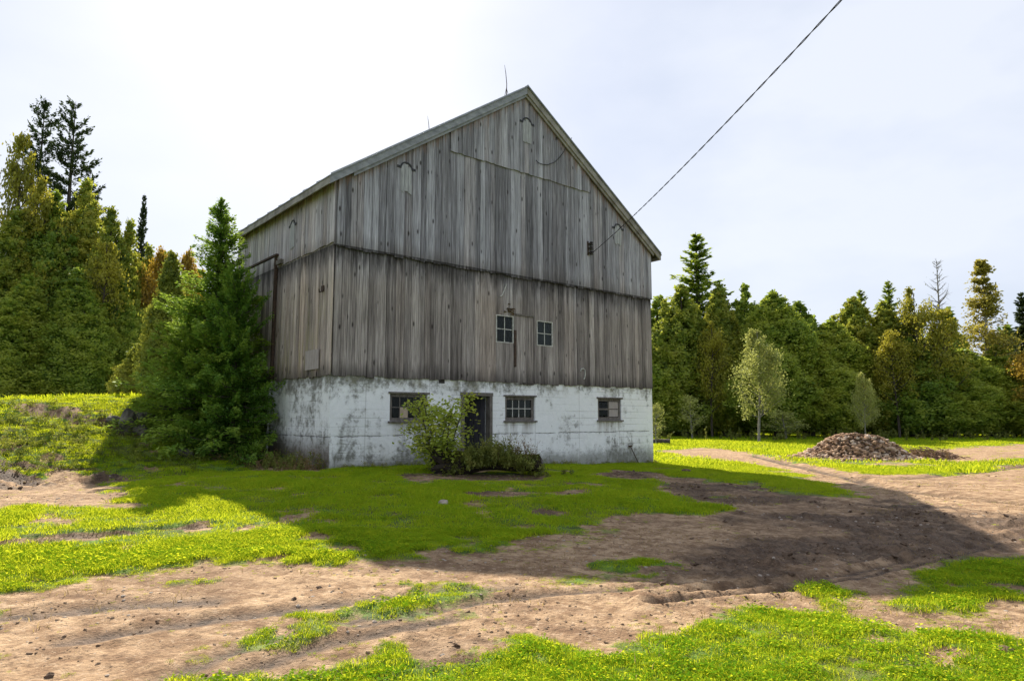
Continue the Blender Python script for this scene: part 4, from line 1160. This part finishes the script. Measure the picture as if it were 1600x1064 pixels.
by_view('orange_maple', ORG, 1618, 52, 545, 90, 'orange autumn tree at the right edge of the photo', 'tree')
by_view('yellowing_tree', YEL2, 1398, 52.5, 512, 70, 'slight yellow-green tree behind the right end of the stone pile', 'tree')
by_view('yellowing_tree', YEL, 1112, 53, 505, 70, 'yellow-green tree in front of the tall pointed conifer', 'tree')
by_view('young_poplar', POP, 1185, 43.5, 512, 84, 'pale yellow-green young poplar standing in front of the cedars', 'poplar')
by_view('young_poplar', POP, 1348, 44.5, 580, 40, 'small pale sapling behind the stone pile', 'poplar')
by_view('sapling', SAPL, 1078, 50, 618, 40, 'thin sapling in the shade between barn and poplar', 'sapling')
by_view('sapling', SAPL, 1023, 40, 630, 30, 'small leafy sapling against the right corner of the barn', 'sapling')
by_view('sapling', SAPL, 1222, 49, 640, 60, 'low scrubby sapling right of the poplar trunk', 'sapling')
r3 = random.Random(17)
for i in range(26):                            # the second and third rows that close the wood
    u = 900 + i * 34 + r3.uniform(-10, 10); dep = r3.uniform(66, 86)
    by_view('wood_cedar', r3.choice(CEDK), u, dep, r3.uniform(480, 535), r3.uniform(100, 140) * 58 / dep, 'cedar deep in the wood behind the front row on the right', 'cedar', 'cedars behind the front row')

# --- woods left of the barn
G2 = 'rust-tinged cedars left of the barn'
left = [(-70,30,300,190,CEDL[0]), (5,29,330,170,CEDL[1]), (62,30,300,165,CEDL[0]), (112,31,282,150,CEDL[1]), (158,30,325,130,CEDL[1]), (190,31,345,110,CEDL[1]),
        (222,33,385,100,CEDL[1]), (30,27,430,150,CEDL[0]), (110,27.5,420,150,CEDL[0]), (180,29,440,120,CEDL[0])]
LAB2 = {-70: 'cedar cut by the left edge of the photo', 5: 'rusty cedar at the left edge below the two tall pines', 62: 'green cedar right below the two tall pines',
        112: 'tallest rust-coloured cedar left of the barn', 158: 'rust-brown cedar left of the slender dark spruce', 190: 'thin rust-brown cedar beside the slender dark spruce',
        222: 'low rusty cedar nearest the barn on the left', 30: 'dark low cedar in the front at the far left', 110: 'dark low cedar in the middle of the left front', 180: 'dark low cedar at the right end of the left front'}
for u, dep, vt, wpx, kit in left:
    by_view('cedar_tree', kit, u, dep * 1.27, vt, wpx, LAB2[u], 'cedar', G2)
by_view('white_pine', PINE, 36, 44, 152, 108, 'left of the two tall dark pines', 'pine', 'tall pines')
by_view('white_pine', PINE2, 86, 45, 158, 112, 'right of the two tall dark pines', 'pine', 'tall pines')
by_view('white_pine', PINE2, 118, 46, 262, 100, 'shorter pine right of the two tall pines', 'pine', 'tall pines')
by_view('slender_spruce', SPRUCE, 208, 52, 302, 44, 'slender dark spruce spire standing alone on the left skyline', 'spruce')
by_view('yellowing_tree', YEL2, 8, 41, 200, 90, 'yellow-leaved tree at the left edge beside the pines', 'tree')
by_view('yellowing_tree', YEL, 52, 37.5, 285, 110, 'bright yellow leafy tree below the two tall pines', 'tree')
by_view('yellowing_tree', YEL2, 150, 36, 372, 84, 'yellow-green tree among the rusty cedars left of the spruce spire', 'tree')
by_view('orange_maple', ORG, 246, 40, 388, 90, 'orange autumn tree between the cedars and the barn', 'tree')
by_view('orange_maple', ORG, 282, 46, 392, 70, 'small orange tree behind the fir beside the barn', 'tree')
for i in range(15):
    u = -160 + i * 36 + r3.uniform(-10, 10); dep = r3.uniform(49, 60)
    by_view('wood_cedar', r3.choice(CEDK), u, dep, r3.uniform(385, 430) + max(0, u - 150) * .10, r3.uniform(110, 150) * 50 / dep, 'cedar in the back rows of the wood on the left', 'cedar', 'cedars in the back rows on the left')

# --- conifers beside the barn's side wall
x, y = from_ab(-2.0, 4.6)
FDEP = 18.4
by_view('fir_tree', FIR, 333, 18.8, 308, 235, 'pointed green fir growing beside the left wall of the barn', 'fir')
by_view('bushy_fir', FIRB, 366, 18.0, 415, 150, 'low bushy dark green fir touching the left wall of the barn', 'fir')
by_view('bushy_fir', FIRB, 292, 18.9, 470, 125, 'low dark fir under the left side of the pointed fir', 'fir')
by_view('young_cedar', FIRY, 258, 21.0, 392, 92, 'sunlit yellow-green young cedar left of the pointed fir', 'cedar')
by_view('young_cedar', FIRY, 214, 23.0, 535, 80, 'low sunlit cedar bush at the top of the grassy bank', 'cedar')

# --- shrub in front of the doorway
sx, sy = at_depth(690, 15.7)
plant_tree('leafy_shrub', SHRUB, sx, sy, 1.92, 1.15, .6, 'green and yellow leafy shrub growing before the foundation doorway', 'shrub')

# ------------------------------------------------------------------ scatter: thousands of copies of a few small meshes, one object
def scatter(name, protos, pts, rotz, scl, tilt=None, kind='stuff'):
    n = len(pts)
    me = bpy.data.meshes.new(name); me.vertices.add(n); me.vertices.foreach_set('co', np.asarray(pts, np.float32).ravel())
    tilt = np.zeros((n, 2)) if tilt is None else tilt
    rot = np.c_[tilt, rotz].astype(np.float32)
    a = me.attributes.new('turn', 'FLOAT_VECTOR', 'POINT'); a.data.foreach_set('vector', rot.ravel())
    a = me.attributes.new('size', 'FLOAT', 'POINT'); a.data.foreach_set('value', np.asarray(scl, np.float32))
    a = me.attributes.new('pick', 'INT', 'POINT'); a.data.foreach_set('value', np.random.default_rng(n).integers(0, len(protos), n).astype(np.int32))
    o = link(name, me)
    ng = bpy.data.node_groups.new(name + '_nodes', 'GeometryNodeTree')
    ng.interface.new_socket('Geometry', in_out='INPUT', socket_type='NodeSocketGeometry')
    ng.interface.new_socket('Geometry', in_out='OUTPUT', socket_type='NodeSocketGeometry')
    N = ng.nodes; Lk = ng.links
    gi = N.new('NodeGroupInput'); go = N.new('NodeGroupOutput')
    ip = N.new('GeometryNodeInstanceOnPoints'); ip.inputs['Pick Instance'].default_value = True
    jn = N.new('GeometryNodeJoinGeometry')
    for pm in reversed(protos):
        po = bpy.data.objects.new(name + '_piece', pm)
        oi = N.new('GeometryNodeObjectInfo'); oi.inputs['Object'].default_value = po; oi.inputs['As Instance'].default_value = True
        Lk.new(oi.outputs['Geometry'], jn.inputs[0])
    def named(nm, typ):
        q = N.new('GeometryNodeInputNamedAttribute'); q.data_type = typ; q.inputs['Name'].default_value = nm; return q.outputs['Attribute']
    m2p = N.new('GeometryNodeMeshToPoints')
    Lk.new(gi.outputs[0], m2p.inputs['Mesh']); Lk.new(m2p.outputs[0], ip.inputs['Points']); Lk.new(jn.outputs[0], ip.inputs['Instance'])
    Lk.new(named('pick', 'INT'), ip.inputs['Instance Index'])
    Lk.new(named('turn', 'FLOAT_VECTOR'), ip.inputs['Rotation'])
    Lk.new(named('size', 'FLOAT'), ip.inputs['Scale'])
    Lk.new(ip.outputs[0], go.inputs[0])
    md = o.modifiers.new('scatter', 'NODES'); md.node_group = ng
    if kind: o['kind'] = kind
    return o

def tuft(name, seed, n, radius, hmin, hmax, width, mat, lean=.5):
    g = np.random.default_rng(seed)
    a = g.uniform(0, 6.283, n); r = radius * np.sqrt(g.uniform(0, 1, n))
    base = np.stack([r * np.cos(a), r * np.sin(a), np.full(n, -.01)], 1)
    az = g.uniform(0, 6.283, n); hh = g.uniform(hmin, hmax, n) * (1 - .35 * (r / radius)); ln = g.uniform(.1, lean, n) * hh
    d = np.stack([np.cos(az), np.sin(az), np.zeros(n)], 1); s = np.stack([-np.sin(az), np.cos(az), np.zeros(n)], 1) * (width * g.uniform(.6, 1.3, n))[:, None] * .5
    tw = g.uniform(-.8, .8, n)[:, None]; s = s * np.cos(tw) + d * np.sin(tw) * np.linalg.norm(s, axis=1, keepdims=True)
    up = np.array([0, 0, 1.0])
    m = base + d * (ln * .35)[:, None] + up * (hh * .6)[:, None]; tp = base + d * (ln * 1.3)[:, None] + up * hh[:, None]
    V = np.stack([base - s, base + s, m + s * .8, m - s * .8, tp], 1).reshape(-1, 3)
    i = np.arange(n)[:, None] * 5
    F = np.concatenate([i + [[0, 1, 2]], i + [[0, 2, 3]], i + [[3, 2, 4]]], 1).reshape(-1, 3)
    return mesh_np(name, V, F, mat)

def clover(name, seed, n, radius, mat):
    g = np.random.default_rng(seed); a = g.uniform(0, 6.283, n); r = radius * np.sqrt(g.uniform(0, 1, n))
    C = np.stack([r * np.cos(a), r * np.sin(a), g.uniform(.008, .035, n)], 1)
    D = unit(g.standard_normal((n, 3)) * [1, 1, .3]); N = unit(g.standard_normal((n, 3)) * .4 + [0, 0, 1])
    L = g.uniform(.012, .024, n)
    return leaf_mesh(name, C, D, N, L, L * .8, mat)

rg = np.random.default_rng(99)
def sample_ground(n, r0, r1, half_deg, power=2.0):
    r = (rg.uniform(r0 ** power, r1 ** power, n)) ** (1 / power); th = np.radians(rg.uniform(-half_deg, half_deg, n))
    x = r * np.sin(th); y = r * np.cos(th)
    a, b = to_ab(x, y)
    keep = ~((a > -.02) & (a < BW + .02) & (b > -.02) & (b < BL + .02))
    return x[keep], y[keep]
def lay(x, y, cover, thresh_noise=.35):
    z, soil, mud, trk = terrain(x, y)
    p = cover(soil, mud, trk, x, y)
    k = rg.uniform(0, 1, len(x)) < p
    return np.c_[x[k], y[k], z[k]]
def grassy(s, m, t, x, y):
    fine = .6 * (fbm(x * 4.3, y * 4.3, 3, 66) - .5) + .5 * (vnoise(x * 13, y * 13, 67) - .5)
    thin = np.clip(1.0 - 1.15 * s + 1.5 * fine * sstep(.02, .3, s) * sstep(1.05, .6, s), 0, 1)
    stray = .05 * sstep(.45, .6, fbm(x * 1.3, y * 1.3, 3, 68)) * (1 - .8 * m)
    return np.maximum(thin, stray) * (.45 + .55 * sstep(.34, .52, fbm(x * 1.9, y * 1.9, 4, 61))) * (1 - .9 * t)
def tuft_size(q, lo, hi):                   # grass is short and thin where the soil is bare or trodden
    soil, mud = ground_masks(q[:, 0], q[:, 1])
    tall = .55 + .9 * fbm(q[:, 0] * .7, q[:, 1] * .7, 3, 64)
    return rg.uniform(lo, hi, len(q)) * (1 - .75 * sstep(0.0, .6, soil)) * tall
near_p = [tuft('grass_tuft', 200 + i, 56, .09, .018, .062, .0045, GRASSM, 1.4) for i in range(6)] + [clover('clover_patch', 300 + i, 46, .09, GRASSM) for i in range(2)]
x, y = sample_ground(44000, 2.2, 9, 58); q = lay(x, y, grassy)
scatter('near_grass', near_p, q, rg.uniform(0, 6.28, len(q)), tuft_size(q, .7, 1.35))
mid_p = [tuft('grass_tuft', 210 + i, 56, .17, .022, .072, .008, GRASSM, 1.3) for i in range(5)]
x, y = sample_ground(70000, 8.5, 26, 56); q = lay(x, y, grassy)
scatter('middle_grass', mid_p, q, rg.uniform(0, 6.28, len(q)), tuft_size(q, .7, 1.4))
far_p = [tuft('grass_tuft', 220 + i, 60, .5, .05, .13, .022, GRASSM, .9) for i in range(4)]
x, y = sample_ground(40000, 24, 85, 54, 1.6); q = lay(x, y, grassy)
scatter('far_grass', far_p, q, rg.uniform(0, 6.28, len(q)), tuft_size(q, .8, 1.5))
# dry stalks
x, y = sample_ground(9000, 2.5, 24, 55); q = lay(x, y, lambda s, m, t, x, y: np.clip(.35 + .5 * s, 0, 1) * sstep(.5, .62, fbm(x * .8, y * .8, 3, 71)))
scatter('dry_stalks', [tuft('stalk_tuft', 230 + i, 10, .16, .02, .09, .006, STRAWM, 1.6) for i in range(3)], q, rg.uniform(0, 6.28, len(q)), rg.uniform(.6, 1.3, len(q)))

def rock_mesh(name, seed, mat, flat=.7, subdiv=1, rough=.25):
    import bmesh
    bm = bmesh.new(); bmesh.ops.create_icosphere(bm, subdivisions=subdiv, radius=1.0)
    g = np.random.default_rng(seed); sc = g.uniform(.7, 1.25, 3) * [1, 1, flat]
    for v in bm.verts:
        k = 1 + g.uniform(-rough, rough); v.co = Vector((v.co.x * sc[0] * k, v.co.y * sc[1] * k, v.co.z * sc[2] * k))
    me = bpy.data.meshes.new(name); bm.to_mesh(me); bm.free(); me.materials.append(mat); return me
clods = [rock_mesh('soil_clod', 400 + i, CLODM, .6, 2, .3) for i in range(5)]
x, y = sample_ground(22000, 2.5, 24, 52); q = lay(x, y, lambda s, m, t, x, y: s * (.015 + .985 * np.clip(m, 0, 1) ** 1.5) * sstep(.34, .60, fbm(x * 1.5, y * 1.5, 4, 81)))
sz = .008 + .036 * rg.uniform(0, 1, len(q)) ** 3.0
big = rg.uniform(0, 1, len(q)) < .003; sz[big] *= 1.4
q[:, 2] += sz * .15
scatter('soil_clods', clods, q, rg.uniform(0, 6.28, len(q)), sz, rg.uniform(-.5, .5, (len(q), 2)))
crumbs = [rock_mesh('soil_crumb', 460 + i, CRUMBM, .6, 1, .3) for i in range(5)]
x, y = sample_ground(42000, 2.4, 16, 50, 1.5); q = lay(x, y, lambda s, m, t, x, y: s * np.clip(.10 + .9 * sstep(.47, .60, fbm(x * 1.2 + 3, y * 2.6, 4, 87)) + .5 * t, 0, 1))
scatter('soil_crumbs', crumbs, q, rg.uniform(0, 6.28, len(q)), .003 + .016 * rg.uniform(0, 1, len(q)) ** 4, rg.uniform(-.5, .5, (len(q), 2)))
x, y = sample_ground(16000, 2.5, 20, 52); q = lay(x, y, lambda s, m, t, x, y: s * .7 * sstep(.38, .58, fbm(x * .9, y * .9, 3, 83)))
scatter('pebbles', [rock_mesh('pebble', 420 + i, PEBBLEM, .6, 1, .15) for i in range(4)], q, rg.uniform(0, 6.28, len(q)), .006 + .018 * rg.uniform(0, 1, len(q)) ** 4)

# ------------------------------------------------------------------ weeds, each bed one mass of stems
def weed_bed(name, pts, seed, hmin, hmax, mat, label_unused=None, leaves=18, leaf=.05, stems=3):
    g = np.random.default_rng(seed); Cs, Ds, Ns, Ls, Ws = [], [], [], [], []
    for (x, y, z, s) in pts:
        for k in range(stems):
            h = g.uniform(hmin, hmax) * s; az = g.uniform(0, 6.28); ln = g.uniform(.05, .5) * h
            t = g.uniform(.05, 1, leaves); e = np.stack([x + g.normal(0, .05) + np.cos(az) * ln * t ** 1.6, y + g.normal(0, .05) + np.sin(az) * ln * t ** 1.6, z + h * t], 1)
            Cs.append(e + g.normal(0, .025, e.shape)); Ds.append(unit(g.standard_normal(e.shape) + [0, 0, .5])); Ns.append(unit(g.standard_normal(e.shape) * .6 + [0, 0, .7]))
            L = leaf * g.uniform(.5, 1.4, leaves); Ls.append(L); Ws.append(L * .42)
            m = 5; tt = (np.arange(m) + .5) / m                      # the stem itself in short lengths
            Cs.append(np.stack([x + np.cos(az) * ln * tt ** 1.6, y + np.sin(az) * ln * tt ** 1.6, z + h * tt], 1)); Ds.append(np.tile([np.cos(az) * ln / h, np.sin(az) * ln / h, 1.0], (m, 1)))
            Ns.append(unit(g.standard_normal((m, 3)))); Ls.append(np.full(m, h / m * 1.4)); Ws.append(np.full(m, .008))
    me = leaf_mesh(name, np.vstack(Cs), np.vstack(Ds), np.vstack(Ns), np.concatenate(Ls), np.concatenate(Ws), mat)
    o = link(name, me); o['kind'] = 'stuff'; return o
g4 = random.Random(6)
pts = []
for i in range(150):
    a = -abs(g4.gauss(.1, .55)); b = g4.uniform(-.1, 4.2); x, y = from_ab(a - .08, b); pts.append((x, y, gz(x, y), g4.uniform(.6, 1.2)))
weed_bed('side_wall_weeds', pts[:95], 1, .12, .42, L_WEED)
weed_bed('dead_weeds', pts[95:], 2, .12, .38, L_BROWNWEED)
pts = []
for i in range(120):
    a = g4.uniform(0, BW); b = -abs(g4.gauss(0, .12)) - .05; x, y = from_ab(a, b); pts.append((x, y, gz(x, y), g4.uniform(.5, 1.1)))
weed_bed('front_wall_weeds', pts, 3, .05, .17, L_WEED, leaf=.035)
pts = []
for i in range(420):
    u = g4.uniform(-20, 330); v = g4.uniform(630, 735); x, y = on_ground(u, v); a, b = to_ab(x, y)
    if a < -.6 and 10 < y < 30: pts.append((x, y, gz(x, y), g4.uniform(.4, 1.1)))
weed_bed('bank_weeds', pts, 4, .06, .26, L_FIRY, leaf=.05)
pts = []
for i in range(260):
    u = g4.uniform(1010, 1680); dep = g4.uniform(46, 60); x, y = at_depth(u, dep); pts.append((x, y, gz(x, y), g4.uniform(.5, 1.3)))
weed_bed('wood_edge_weeds', pts, 5, .2, .75, L_WEED, leaf=.14, stems=4)

# ------------------------------------------------------------------ mossy rotten log with weeds, before the doorway
lx, ly = at_depth(768, 15.6)
lz = gz(lx, ly)
log = empty('rotten_log', (lx, ly, lz), R(4))
tag(log, 'dark rotten log overgrown with weeds and moss before the doorway', 'log')
def log_body():
    n, s = 26, 18; V = []; F = []
    for i in range(n):
        t = i / (n - 1); x = -1.12 + 2.24 * t
        rad = .24 - .07 * t + .05 * math.sin(t * 9) * (1 - t) - .05 * math.sin(t * 3.14)
        for k in range(s):
            a = 6.283 * k / s
            rr = rad * (1 + .30 * (float(fbm(math.cos(a) * 2 + 5, math.sin(a) * 2 + t * 9, 3, 7)) - .5) + (.30 * (float(vnoise(a * 3, t * 20, 3)) - .5) if t < .12 else 0))
            V.append((x, rr * math.cos(a), .20 + rr * math.sin(a)))
    for i in range(n - 1):
        for k in range(s): F.append((i*s+k, i*s+(k+1) % s, (i+1)*s+(k+1) % s, (i+1)*s+k))
    F.append(tuple(range(s))[::-1])
    me = bpy.data.meshes.new('log_body'); me.from_pydata(V, [], F); me.update(); me.materials.append(ROTWOOD)
    link('log_body', me, log)
    ring = [V[(n-1)*s + k] for k in range(s)]
    m = MB(); m.add([(p[0] + .004, p[1] * .98, .20 + (p[2] - .20) * .98) for p in ring] + [(p[0] + .05, p[1] * .6, .20 + (p[2] - .20) * .6) for p in ring],
                    [(k, (k+1) % s, (k+1) % s + s, k + s) for k in range(s)] + [tuple(range(s, 2*s))])
    m.obj('log_end', LOGEND, log)
    # torn root plate at the left end
    m = MB()
    for k in range(9):
        a = 6.283 * k / 9; l = g4.uniform(.18, .42)
        m.tube([(-1.05, .15 * math.cos(a), .22 + .15 * math.sin(a)), (-1.22, .3 * math.cos(a), .24 + .28 * math.sin(a)), (-1.25 - .1 * g4.random(), (l + .1) * math.cos(a), max(.0, .24 + (l + .1) * math.sin(a)))], [.10, .07, .02], 6)
    m.obj('root_plate', ROTWOOD, log)
    g = np.random.default_rng(8)
    n = 5200; t = g.uniform(0, 1, n); a = g.normal(1.57, .75, n)
    rad = .24 - .07 * t + .05 * np.sin(t * 9) * (1 - t) - .05 * np.sin(t * 3.14) + g.uniform(-.01, .06, n)
    C = np.stack([-1.1 + 2.2 * t, rad * np.cos(a), .20 + rad * np.sin(a)], 1)
    Nn = np.stack([np.zeros(n), np.cos(a), np.sin(a)], 1)
    me = leaf_mesh('moss', C, unit(g.standard_normal((n, 3)) + Nn * .4), unit(Nn + g.standard_normal((n, 3)) * .5), g.uniform(.02, .06, n), g.uniform(.015, .035, n), MOSS)
    o = link('moss', me, log); o['kind'] = 'stuff'
    pts = [(q_, g4.gauss(-.06, .22), max(.02, .30 - .28 * abs(q_) ** 2.2) + g4.uniform(-.14, .10), g4.uniform(.35, 1.05) * (1.1 - .55 * abs(q_) ** 2)) for q_ in (g4.gauss(.05, .55) for _ in range(280))]
    o = weed_bed('log_weeds', pts, 9, .12, .50, L_WEED, leaf=.06, leaves=18); o.parent = log
    pts = [(g4.uniform(.1, 1.05), g4.gauss(.05, .15), .35, g4.uniform(.6, 1.2)) for _ in range(26)]
    o = weed_bed('dead_log_weeds', pts, 10, .2, .55, L_BROWNWEED, leaf=.035, leaves=14); o.parent = log
log_body()

# ------------------------------------------------------------------ stone pile, brush heap, boulders, small things
sxp, syp = at_depth(1322, 26.6)
szp = gz(sxp, syp)
pile = empty('stone_pile', (sxp, syp, szp - .05), R(-8)); pile.scale = (1.04, .95, .96); tag(pile, 'long low heap of brown fieldstones on the grass before the tree line', 'stone pile')
def pile_h(x, y):
    return 1.02 * np.exp(-np.abs((x + .1) / 1.28) ** 2.0 - (y / .95) ** 2) * (1 + .25 * (fbm(x * 1.6 + 4, y * 1.6, 3, 19) - .5)) + .50 * np.exp(-((x - 1.25) / .75) ** 2 - (y / .75) ** 2)
def build_pile():
    g = np.random.default_rng(12)
    xs, ys = np.meshgrid(np.linspace(-2.9, 2.9, 60), np.linspace(-2, 2, 40), indexing='ij')
    z = pile_h(xs, ys) - .07
    V = np.c_[xs.ravel(), ys.ravel(), z.ravel()]; i = np.arange(59)[:, None] * 40; j = np.arange(39)[None]
    F = np.stack([i + j, i + j + 40, i + j + 41, i + j + 1], -1).reshape(-1, 4)
    link('pile_core', mesh_np('pile_core', V, F, CLODM, True), pile)
    base = [rock_mesh('s', 440 + k, STONE, .75, 1, .22) for k in range(8)]
    bv = []; 
    for b in base:
        v = np.array([q.co[:] for q in b.vertices]); f = np.array([p.vertices[:] for p in b.polygons]); bv.append((v, f)); bpy.data.meshes.remove(b)
    Vs, Fs, off = [], [], 0
    n = 0
    while n < 2600:
        x, y = g.uniform(-2.7, 2.7), g.uniform(-1.6, 1.6); h = float(pile_h(np.float64(x), np.float64(y)))
        if h < .05 and g.uniform() > .22: continue
        if h < .006: continue
        v, f = bv[g.integers(0, 8)]; s = (.025 + .07 * g.uniform() ** 1.6) * (1.7 if g.uniform() < .07 else 1)
        a = g.uniform(0, 6.28); c, sn = math.cos(a), math.sin(a); tl = g.uniform(-.7, .7)
        M = np.array([[c, -sn, 0], [sn, c, 0], [0, 0, 1]]) @ np.array([[1, 0, 0], [0, math.cos(tl), -math.sin(tl)], [0, math.sin(tl), math.cos(tl)]])
        Vs.append((v * s) @ M.T + [x, y, h - .02]); Fs.append(f + off); off += len(v); n += 1
    o = link('stones', mesh_np('stones', np.vstack(Vs), np.vstack(Fs), STONE), pile); o['kind'] = 'stuff'
build_pile()
# brush heap right of the stones
bx_, by_ = at_depth(1437, 27.0); bz_ = gz(bx_, by_)
brush = empty('brush_heap', (bx_, by_, bz_)); tag(brush, 'low heap of brown twigs and branches right of the stone pile', 'brush heap')
m = MB()
for k in range(170):
    a = g4.uniform(0, 3.14); l = g4.uniform(.3, 1.1); cx, cy = g4.gauss(.1, .55), g4.gauss(0, .35); cz = max(.02, .34 * math.exp(-(cx / .8) ** 2 - (cy / .5) ** 2) * g4.uniform(.1, 1.2)); el = g4.uniform(-.15, .45)
    d = Vector((math.cos(a) * l / 2, math.sin(a) * l / 2, el * l / 2)); c = Vector((cx, cy, cz + abs(el) * l * .3))
    m.tube([c - d, c + Vector((0, 0, g4.uniform(-.03, .05))), c + d], [g4.uniform(.008, .022), .011, .004], 4)
o = m.obj('twigs', mat_simple('reddish_brown_twigs', (.09, .05, .032), (.24, .15, .10), 5, .9, .003), brush); o['kind'] = 'stuff'
pts = [(g4.gauss(-.1, .6), g4.gauss(0, .4), 0, g4.uniform(.5, 1.2)) for _ in range(70)]
o = weed_bed('brush_weeds', pts, 21, .1, .4, L_BROWNWEED, leaf=.06); o.parent = brush

def boulder(u, v, s, label, seed, flat=.8, name='boulder', mat=BOULDER):
    x, y = on_ground(u, v)
    me = rock_mesh('rock', seed, mat, flat, 3, .05)
    co = np.array([q.co[:] for q in me.vertices]); k = 1 + .55 * (fbm(co[:, 0] * 1.3 + seed, co[:, 1] * 1.3 + co[:, 2] * 1.7, 4, seed) - .5)
    me.vertices.foreach_set('co', (co * k[:, None] * s).astype(np.float32).ravel()); me.update()
    o = link(name, me, None, (x, y, gz(x, y) + s * flat * .35), (0, 0, seed)); tag(o, label, 'rock', 'rocks on the bank'); return o
boulder(200, 668, .27, 'upright dark boulder on the grassy bank left of the fir', 3, 1.25)
boulder(178, 655, .16, 'small dark stone left of the upright boulder on the bank', 5)
boulder(226, 648, .26, 'flat dark stone above the upright boulder on the bank', 7, .5)
boulder(218, 672, .22, 'brown rock at the right foot of the upright boulder', 9, .8)
boulder(290, 706, .24, 'mossy lump of earth and stone below the fir', 11, .6)
boulder(693, 788, .07, 'small pale stone lying in the shaded grass before the log', 13, .8, 'field_stone', PEBBLEM)
boulder(1573, 1018, .06, 'dark clod in the grass at the bottom right corner', 15, .7, 'soil_lump', CLODM)
boulder(1072, 738, .12, 'dark clod at the edge of the barn shadow', 16, .6, 'soil_lump', CLODM)
# short log lying right of the barn
cx_, cy_ = on_ground(1030, 690)
cx_, cy_ = at_depth(1032, 40.5)
cl = empty('cut_log', (cx_, cy_, gz(cx_, cy_) + .14), R(-12)); tag(cl, 'short cut log lying in the grass right of the barn corner', 'log')
MB().tube([(-.75, 0, 0), (-.2, .02, .01), (.45, 0, 0)], [.15, .17, .16], 12).obj('log_body', BARK, cl)
MB().tube([(.452, 0, 0), (.47, 0, 0)], [.155, .14], 12).obj('log_end', LOGEND, cl)
# rusty stake leaning on the foundation
x, y = from_ab(10.66, -.16)
st = empty('iron_stake', (x, y, gz(x, y)), BTH); tag(st, 'rusty stake leaning against the right end of the foundation', 'stake')
MB().tube([(.10, -.12, -.1), (-.02, .02, .30), (-.09, .12, .56)], [.015, .015, .014], 6).obj('stake_shaft', IRON, st)
MB().box(-.16, -.03, .09, .15, .55, .60).obj('stake_head', IRON, st)

# ------------------------------------------------------------------ service cable from the barn to a pole outside the picture
def build_cable():
    A = Vector(ab3(8.70, -.22, 6.80))
    d = ray(1315, 0); s = 8.2; Bp = Vector((d[0] * s, d[1] * s, CAMZ + d[2] * s))
    E_ = A + (Bp - A) * 1.75
    pts = []; n = 420
    L = (E_ - A).length
    e1 = (E_ - A).normalized(); e2 = e1.cross(Vector((0, 0, 1))).normalized(); e3 = e2.cross(e1)
    def ctr(t):
        tB = 1 / 1.75; k = .40
        return A + (E_ - A) * t - Vector((0, 0, 1)) * (k * 4 * t * (1 - t) - k * 4 * tB * (1 - tB) * t / tB)
    o = empty('service_cable', tuple(A)); tag(o, 'twisted black service cable running from the barn gable overhead to the right', 'cable')
    for ph in (0, math.pi):
        q = []
        for i in range(n):
            t = i / (n - 1); w = t * L / .8 * 2 * math.pi + ph
            q.append(ctr(t) - A + (e2 * math.cos(w) + e3 * math.sin(w)) * .0072)
        MB().tube(q, .0062, 5).obj('cable_strand', BLACK, o)
build_cable()
